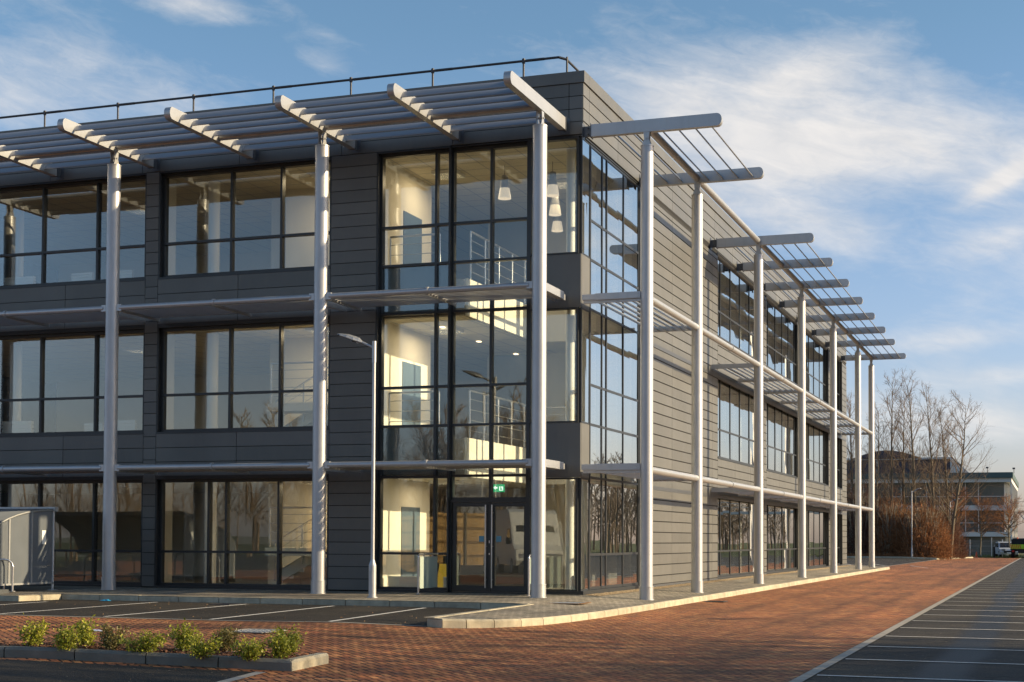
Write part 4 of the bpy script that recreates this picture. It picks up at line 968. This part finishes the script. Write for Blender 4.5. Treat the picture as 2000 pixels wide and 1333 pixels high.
for k in range(2600):
    t=rnd.random(); x=lerp(-8,3.0,t)-rnd.uniform(0,.8); y=lerp(88,88,0) if x<1.3 else 88+(x-1.3)*10.5; y+=rnd.uniform(.1,1.0); h_=rnd.uniform(.1,.38)
    p=Vector((x,y,gz(x)+.05)); limb(gv,grow(rnd,p,Vector((rnd.gauss(0,.4),rnd.gauss(0,.4),1)).normalized(),h_,2,.2,0),.016,.008,3)
tag(gv.build('ground_cover',M['redtwig']),'low rusty ground cover along the kerb below the thickets','ground cover',kind='stuff')
gs=MB()
for k in range(5000):
    x=rnd.uniform(-2,12); y=rnd.uniform(114,140); gs.add([(x-.03,y,-.36),(x+.03,y,-.36),(x+rnd.gauss(0,.05),y,-.36+rnd.uniform(.06,.22))],[(0,1,2)])
tag(gs.build('rough_grass',pmat('grass_blades',(.10,.12,.03),.8,island=.5)),'strip of rough grass in front of the far glass building','grass',kind='stuff')
# ------------------------------------------------------------------ far glass office
D=empty('glass_office',(-4,140,-.35),'far three storey glass office with flat overhanging teal edged roof','office building')
def dp(name,mb,mat,par=D): 
    o=mb.build(name,mat,None); o.location=(4,-140,.35); o.parent=par if par is D else par; 
    if par is not D: o.location=(0,0,0)
    return o
dg=pmat('far_dark_glass',(.11,.12,.11),.12,spec=.8); dcol=pmat('far_grey_frame',(.62,.60,.58),.6); dteal=pmat('far_teal_fascia',(.06,.10,.10),.5)
X0,X1,Y0,Y1=-22,5.6,140,172
m=MB(); m.box(X0,X1-.6,Y0+.8,Y1,-.35,8.0); dp('glazing',m,dg)
m=MB(); m.box(X0,X1+.25,Y0-.6,Y1,8.12,8.72); dp('roof_edge',m,dteal)
m=MB(); m.box(X0,X1+.1,Y0-.3,Y1,7.66,8.12); dp('roof_fascia',m,dcol)
for z0,z1 in ((4.6,5.15),(1.75,2.25)):
    m=MB(); m.box(X0,X1,Y0+.2,Y1,z0,z1); dp('floor_band',m,dcol)
    m=MB(); m.box(X0,X1-.1,Y0+.35,Y0+.4,z1+.95,z1+1.02); m.box(X1-.3,X1-.25,Y0+.4,Y1,z1+.95,z1+1.02); dp('transom',m,dcol)
m=MB()
for i in range(18): m.box(X0+i*1.37+.9,X0+i*1.37+.98,Y0+.45,Y0+.8,2.25,7.66)
m.box(X1-.7,X1-.6,Y0+.5,Y0+.82,2.25,7.66); m.box(X1-.02,X1+.13,Y0-.1,Y0+.1,-.35,7.66)
for j in range(11): m.box(X1-.62,X1-.35,Y0+1.5+j*2.8,Y0+1.65+j*2.8,-.35,7.66); m.box(X1-.0,X1+.1,Y0+2.8+j*2.8,Y0+2.92+j*2.8,-.35,7.66)
dp('mullions',m,dcol)
m=MB(); m.box(X1+.1,X1+30,154,156,4.55,4.85); 
for i in range(12): m.box(X1+.4+i*1.5,X1+.45+i*1.5,154,154.05,4.85,5.9)
m.box(X1+.1,X1+30,154,154.05,5.85,5.92); m.box(X1+.1,X1+30,154,154.05,5.35,5.4); m.tube((X1+.6,153.8,4.6),(X1+4,153.8,-.3),.09,n=6); dp('footbridge',m,dcol)
for x,z in ((3.2,8.72),(5.95,8.6)):
    m=MB(); m.tube((x,140,z),(x,140,z+.45),.04,n=6); m.box(x-.15,x+.12,139.7,140,z+.45,z+.62); dp('security_camera',m,M['rail'])
K=empty('dark_roof_hall',(-7,158,-.35),'dark purple grey hall with shallow barrel roof behind the bare trees','building')
dk=pmat('dark_metal_hall',(.045,.04,.06),.5,var=.2); 
def kp(name,mb,mat): o=mb.build(name,mat,K); o.location=(7,-158,.35); return o
m=MB(); m.box(-22,-1.6,158,185,-.35,11.3); kp('wall',m,dk)
m=MB(); poly=[(-13.6+8.6*i/14,11.3+1.05*math.sin(math.pi*i/14)) for i in range(15)]+[(-22,11.28)]; m.prism([(-13.6,11.25)]+poly[:15],'y',157.7,185,sm=False); kp('barrel_roof',m,dk)
m=MB(); m.box(-22,-1.5,157.7,158.1,11.2,11.42); m.hexa([(-1.6,157.8,9.0),(.9,157.8,9.0),(.9,158.2,9.0),(-1.6,158.2,9.0)],[(-1.6,157.8,11.4),(-1.45,157.8,11.4),(-1.45,158.2,11.4),(-1.6,158.2,11.4)]); m.box(-1.75,-1.5,157.6,158,8,11.3); m.box(-10.5,-10.3,157.9,158,8,11.3); kp('roof_edge',m,dcol)
# fence, posts, cone, vehicles at the far end
m=MB(); 
t=empty('mesh_fence',(3,124,-.35),'low mesh fence with white posts crossing in front of the far glass office','fence')
for i in range(9): 
    q=MB(); q.box(1.1+i*1.02-3-.035,1.1+i*1.02-3+.035,-.04,.04,0,1.75+(.2 if i in (3,) else 0)); q.build('post',M['white2'],t)
q=MB(); 
for z in (.1,.6,1.1,1.6): q.box(-2,6.5,-.008,.008,z,z+.02)
for i in range(85): q.box(-2+i*.1,-2+i*.1+.008,-.005,.005,.1,1.62)
q.build('mesh_panel',M['galv'],t)
for x,l in ((1.95,'dark timber post at the end of the verge kerb'),(4.75,'dark timber post left of the white car')):
    q=MB(); q.box(-.08,.08,-.08,.08,0,1.0); q.box(-.09,.09,-.09,.09,1.0,1.03); tag(q.build('bollard',M['joint'],loc=None),l,'post','dark posts at the end of the red road').location=(x,113.6,-.3)
cn=empty('traffic_cone',(3.1,115.5,-.34),'orange traffic cone on the grass beyond the red road','traffic cone')
org=pmat('orange_plastic',(.70,.10,.02),.5)
q=MB(); q.box(-.17,.17,-.17,.17,0,.04); q.build('base',org,cn); q=MB(); q.revolve([(.13,.04),(.10,.22),(.065,.44),(.03,.6),(0,.6)],0,0,14); q.build('body',org,cn)
def wheel(par,x,y,z,r,w_,ax='x',tyre=M['joint']):
    a=Vector((x-w_/2,y,z)) if ax=='x' else Vector((x,y-w_/2,z)); b=Vector((x+w_/2,y,z)) if ax=='x' else Vector((x,y+w_/2,z))
    q=MB(); q.tube(a,b,r,n=20); o=q.build('wheel',tyre,par); e=(b-a).normalized()*.006
    q=MB(); q.tube(a-e,b+e,r*.58,n=16); q.build('rim',M['galv'],o)
def car(loc,rz,col,label,name='parked_car',van=False,L=4.2,Wd=1.75,Hh=1.5,group='cars'):
    t=empty(name,loc,label,'van' if van else 'car',group,rz)
    pm=pmat('car_paint_'+str(round(col[0]*100)),col,.3,spec=.6); gm=M.get('cargl') or pmat('dark_car_glass',(.02,.022,.025),.06,spec=.8); M['cargl']=gm
    if van: prof=[(-L/2,.35),(L/2-.15,.35),(L/2,.55),(L/2-.02,.95),(L/2-.55,1.15),(L/2-1.05,1.9),(L/2-1.5,Hh-.12),(L/2-2.0,Hh),(-L/2+.1,Hh),(-L/2,Hh-.15)]
    else: prof=[(-L/2,.3),(L/2-.1,.28),(L/2,.5),(L/2-.1,.78),(L/2-.95,.92),(L/2-1.7,Hh-.08),(L/2-2.2,Hh),(-L/2+.75,Hh-.03),(-L/2+.12,1.0),(-L/2,.9)]
    q=MB(); n=len(prof); vs=[]
    for s,k in ((-1,.0),(-1,1),(1,1),(1,.0)):
        pass
    def ring(yy,sc): return [(x*(.985 if abs(yy)>Wd/2-.05 else 1),yy*(1 if z<1.0 else 1-.16*min(1,(z-1.0)/.6)*(0 if van else 1)),z) for x,z in prof]
    rs=[ring(-Wd/2,0),ring(-Wd/2+.06,1),ring(Wd/2-.06,1),ring(Wd/2,0)]
    vs=[p for r_ in rs for p in r_]; fs=[]
    for k in range(3):
        for i in range(n): fs.append((k*n+i,k*n+(i+1)%n,(k+1)*n+(i+1)%n,(k+1)*n+i))
    fs+= [tuple(reversed(range(n))),tuple(range(3*n,4*n))]
    q.add(vs,fs); q.build('body',pm,t)
    q=MB()
    if van:
        q.hexa([(L/2-.60,-Wd/2+.14,1.20),(L/2-.60,Wd/2-.14,1.20),(L/2-.66,Wd/2-.14,1.20),(L/2-.66,-Wd/2+.14,1.20)],[(L/2-1.02,-Wd/2+.2,1.87),(L/2-1.02,Wd/2-.2,1.87),(L/2-1.1,Wd/2-.2,1.87),(L/2-1.1,-Wd/2+.2,1.87)]); q.build('windscreen',gm,t)
        for s in (-1,1):
            q=MB(); yy=s*(Wd/2+.004); q.prism([(L/2-1.0,1.2),(L/2-1.25,1.75),(L/2-1.95,1.75),(L/2-1.95,1.15)],'y',yy-.006,yy+.006); q.build('side_window',gm,t)
    else:
        q.hexa([(L/2-.95,-Wd/2+.13,.95),(L/2-.95,Wd/2-.13,.95),(L/2-1.1,Wd/2-.13,.95),(L/2-1.1,-Wd/2+.13,.95)],[(L/2-1.60,-Wd/2+.24,Hh-.1),(L/2-1.60,Wd/2-.24,Hh-.1),(L/2-1.75,Wd/2-.24,Hh-.1),(L/2-1.75,-Wd/2+.24,Hh-.1)]); q.build('windscreen',gm,t)
        for s in (-1,1):
            q=MB(); yy=s*(Wd/2-.07); q.prism([(L/2-1.15,.97),(L/2-1.75,Hh-.14),(-L/2+.85,Hh-.14),(-L/2+.4,1.0)],'y',yy-.05,yy+.045); q.build('side_window',gm,t)
    q=MB(); q.box(L/2-.05,L/2+.02,-Wd/2+.35,Wd/2-.35,.42,.62); q.build('grille',M['joint'],t)
    for s in (-1,1):
        q=MB(); q.box(L/2-.10,L/2+.01,s*(Wd/2-.33)-.16,s*(Wd/2-.33)+.16,.64,.80); q.build('headlight',M['steel'],t)
        for xx in (-L/2+.85,L/2-.8): wheel(t,xx,s*(Wd/2-.1),.31,.31,.22,'y')
        q=MB(); q.box(L/2-1.5 if van else L/2-1.35,L/2-1.35 if van else L/2-1.2,s*(Wd/2+.04)-.08,s*(Wd/2+.04)+.08,1.15 if van else .95,1.4 if van else 1.08); q.build('mirror',M['joint'],t)
    q=MB(); q.box(L/2+.02,L/2+.03,-.26,.26,.36,.47); q.build('number_plate',M['white2'],t)
    return t
car((5.55,123,-.3),R(-80),(.42,.45,.50),'silver grey hatchback parked left of the truck at the right edge')
TR=empty('tipper_truck',(7.25,112.0,-.28),'dark tipper truck with yellow green chevron tailboard at the right edge','truck')
q=MB(); q.box(-1.05,1.05,0,3.4,.72,.84); q.box(-.4,.4,0,5,.45,.72); q.build('chassis',M['joint'],TR)
q=MB(); q.box(-1.05,1.05,-.04,0,.84,1.24); tb_=q.build('tailboard',pmat('lime_reflective',(.32,.62,.03),.4),TR)
M['redref']=pmat('red_reflective',(.5,.03,.02),.4)
for i in range(6):
    for s in (-1,1):
        q=MB(); x=s*(.12+i*.155); q.prism([(x,.86),(x+s*.07,.86),(x+s*.16,1.22),(x+s*.09,1.22)],'y',-.046,-.041); q.build('chevron_stripe',M['redref'],tb_)
q=MB(); q.box(-1.05,-1.0,0,3.3,.84,1.3); q.box(1.0,1.05,0,3.3,.84,1.3); q.box(-1.05,1.05,3.3,3.36,.84,1.7); q.build('load_bed',M['joint'],TR)
q=MB(); q.prism([(3.5,.6),(5.3,.6),(5.35,1.1),(4.95,1.75),(3.5,1.8)],'x',-.95,.95); cb=q.build('cab',pmat('dark_blue_paint',(.02,.025,.04),.3),TR)
q=MB(); q.box(-.8,.8,3.48,3.5,1.2,1.65); q.build('rear_window',M['cargl'],cb)
for s in (-1,1):
    q=MB(); q.box(s*.82-.1,s*.82+.1,-.05,0,.55,.70); q.build('tail_light',pmat('red_lens',(.4,.02,.02),.3),TR)
    wheel(TR,s*.85,.9,.38,.38,.3); wheel(TR,s*.85,4.4,.38,.38,.28)
    q=MB(); q.revolve([(.06,1.75),(.06,1.85),(.03,1.9),(0,1.9)],s*.5,3.4,10); q.build('beacon',org,TR)
# things only mirrored in the glass: white camper van, timber fence, woods
car((-9.6,-24.0,-.12),R(62),(.72,.71,.68),'white van standing behind the viewpoint, mirrored in the entrance glass',name='parked_van',van=True,L=5.4,Wd=2.0,Hh=2.5,group='vehicles mirrored in the glass')
def timber_fence(loc,rz,label):
    tf=empty('timber_fence',loc,label,'fence',None,rz)
    q=MB(); rnd=random.Random(4)
    for i in range(75): q.box(-5.6+i*.15,-5.6+i*.15+.142,-.01,.012,.05,2.85+rnd.uniform(-.03,.03))
    q.build('boards',M['tim'],tf)
    for z in (.6,1.3,2.0,2.6):
        q=MB(); q.box(-5.6,5.6,.012,.06,z,z+.12); q.build('rail',pmat('dark_timber_rail',(.2,.12,.05),.9),tf)
    for i in range(5): 
        q=MB(); q.box(-5.5+i*2.7-.05,-5.5+i*2.7+.05,.012,.11,0,2.9); q.build('post',M['bark'],tf)
M['tim']=pmat('golden_timber',(.48,.30,.12),.8,var=.2,island=.2)
timber_fence((-20.5,-38,-.3),R(-38),'golden timber boarded fence behind the viewpoint, mirrored in the entrance glass')
q=MB(); rn=random.Random(77)
protos=[]
for k in range(3):
    mb=MB(); tr=grow(rn,Vector((0,0,0)),Vector((0,0,1)),1,6,.05,.02); limb(mb,tr,.014,.003,5)
    for i in range(20):
        f=.15+.85*rn.random(); kk=min(5,int(f*6)); p=tr[kk].lerp(tr[kk+1],f*6-kk); a=rn.uniform(0,6.28); d=Vector((math.cos(a)*.6,math.sin(a)*.6,.75)).normalized(); L=.35*(1.2-f)
        pts=grow(rn,p,d,L,3,.1,.03); limb(mb,pts,.004,.0018,3)
        for j in range(8):
            g=rn.uniform(.2,1); k2=min(2,int(g*3)); q_=pts[k2].lerp(pts[k2+1],g*3-k2); d2=((pts[k2+1]-pts[k2]).normalized()+Vector((rn.gauss(0,.6),rn.gauss(0,.6),rn.gauss(.1,.4)))).normalized(); limb(mb,grow(rn,q_,d2,L*.45,2,.15,.02),.0022,.0012,3)
    protos.append(mb)
wd=MB()
def plant(x,y,h):
    pr=rn.choice(protos); a=rn.uniform(0,6.28); c,s_=math.cos(a)*h,math.sin(a)*h
    wd.add([(x+c*vx-s_*vy,y+s_*vx+c*vy,-.36+vz*h) for vx,vy,vz in pr.v],pr.f)
for k in range(95):
    x=rn.uniform(-75,25); plant(x,-72-rn.uniform(0,14)+abs(x+25)*.1,rn.uniform(6,9.5))
for k in range(26):
    x=rn.uniform(-40,-18); plant(x,-50-rn.uniform(0,8),rn.uniform(6,11))
for k in range(60):
    y=rn.uniform(-30,80); plant(54+rn.uniform(0,14),y,rn.uniform(6,10.5))
for k in range(150):
    y=rn.uniform(80,230); plant(52-(y-80)*.12+rn.uniform(-3,10),y,rn.uniform(7,12))
tag(wd.build('woodland',M['twig']),'leafless woodland ringing the site, seen mirrored low in the windows','woodland',kind='stuff')
# bare trees to the right, out of frame, whose shade falls across the foreground paving
for i,(x,y,h,sp_) in enumerate(((22,-6.6,9.5,3.8),(23.5,-9.6,9.5,3.8),(21,-14.8,9.5,3.6),(24,-12.5,9.5,3.8),(19,-18.5,8.0,3.4),(27,-17,11,4.2),(17.5,-21.5,8,3.2),(26,-21,10,4))):
    bare_tree('bare_tree','bare tree right of the frame whose shade falls on the foreground','tree','trees shading the foreground from the right',(x,y,-.28),h,sp_,90+i,first=.14,np_=46,ang=48,th=1.6,fine=1.6)


for i in range(6):  # unseen thickets added as shade casters for the side car park
    thicket((19+.5*(i%2),-8.6-i*3.0,-.28),3.2,4.2,5.8,3600,'purpletwig','unseen dense thicket added right of the frame to shade the near corner of the side car park',170+i,group='unseen thickets added to shade the foreground')
for i in range(4):  # taller unseen row, added to shade the near left tarmac
    thicket((24.5+.5*(i%2),-15.2-i*3.2,-.28),3.6,4.6,9.2,4200,'purpletwig','unseen tall thicket added right of the frame to shade the dark tarmac in the near left corner',190+i,group='unseen thickets added to shade the foreground')

def gully(x,y,label):
    t=empty('drain_grate',(x,y,gz(x)+.004),label,'drain grate','cast iron gully grates along the kerb')
    f=MB(); 
    for a in (-1,1): f.box(a*.21-.02,a*.21+.02,-.25,.25,0,.012); f.box(-.19,.19,a*.23-.02,a*.23+.02,0,.012)
    f.build('grate_frame',M['rail'],t); b=MB()
    for i in range(7): b.box(-.19,.19,-.185+i*.06,-.155+i*.06,0,.010)
    b.build('grate_bars',M['rail'],t)
gully(2.28,3.2,'drain grate in the red paving against the kerb opposite the second side column'); gully(-5.9,-5.0,'drain grate in the dark parking bays by the front kerb')
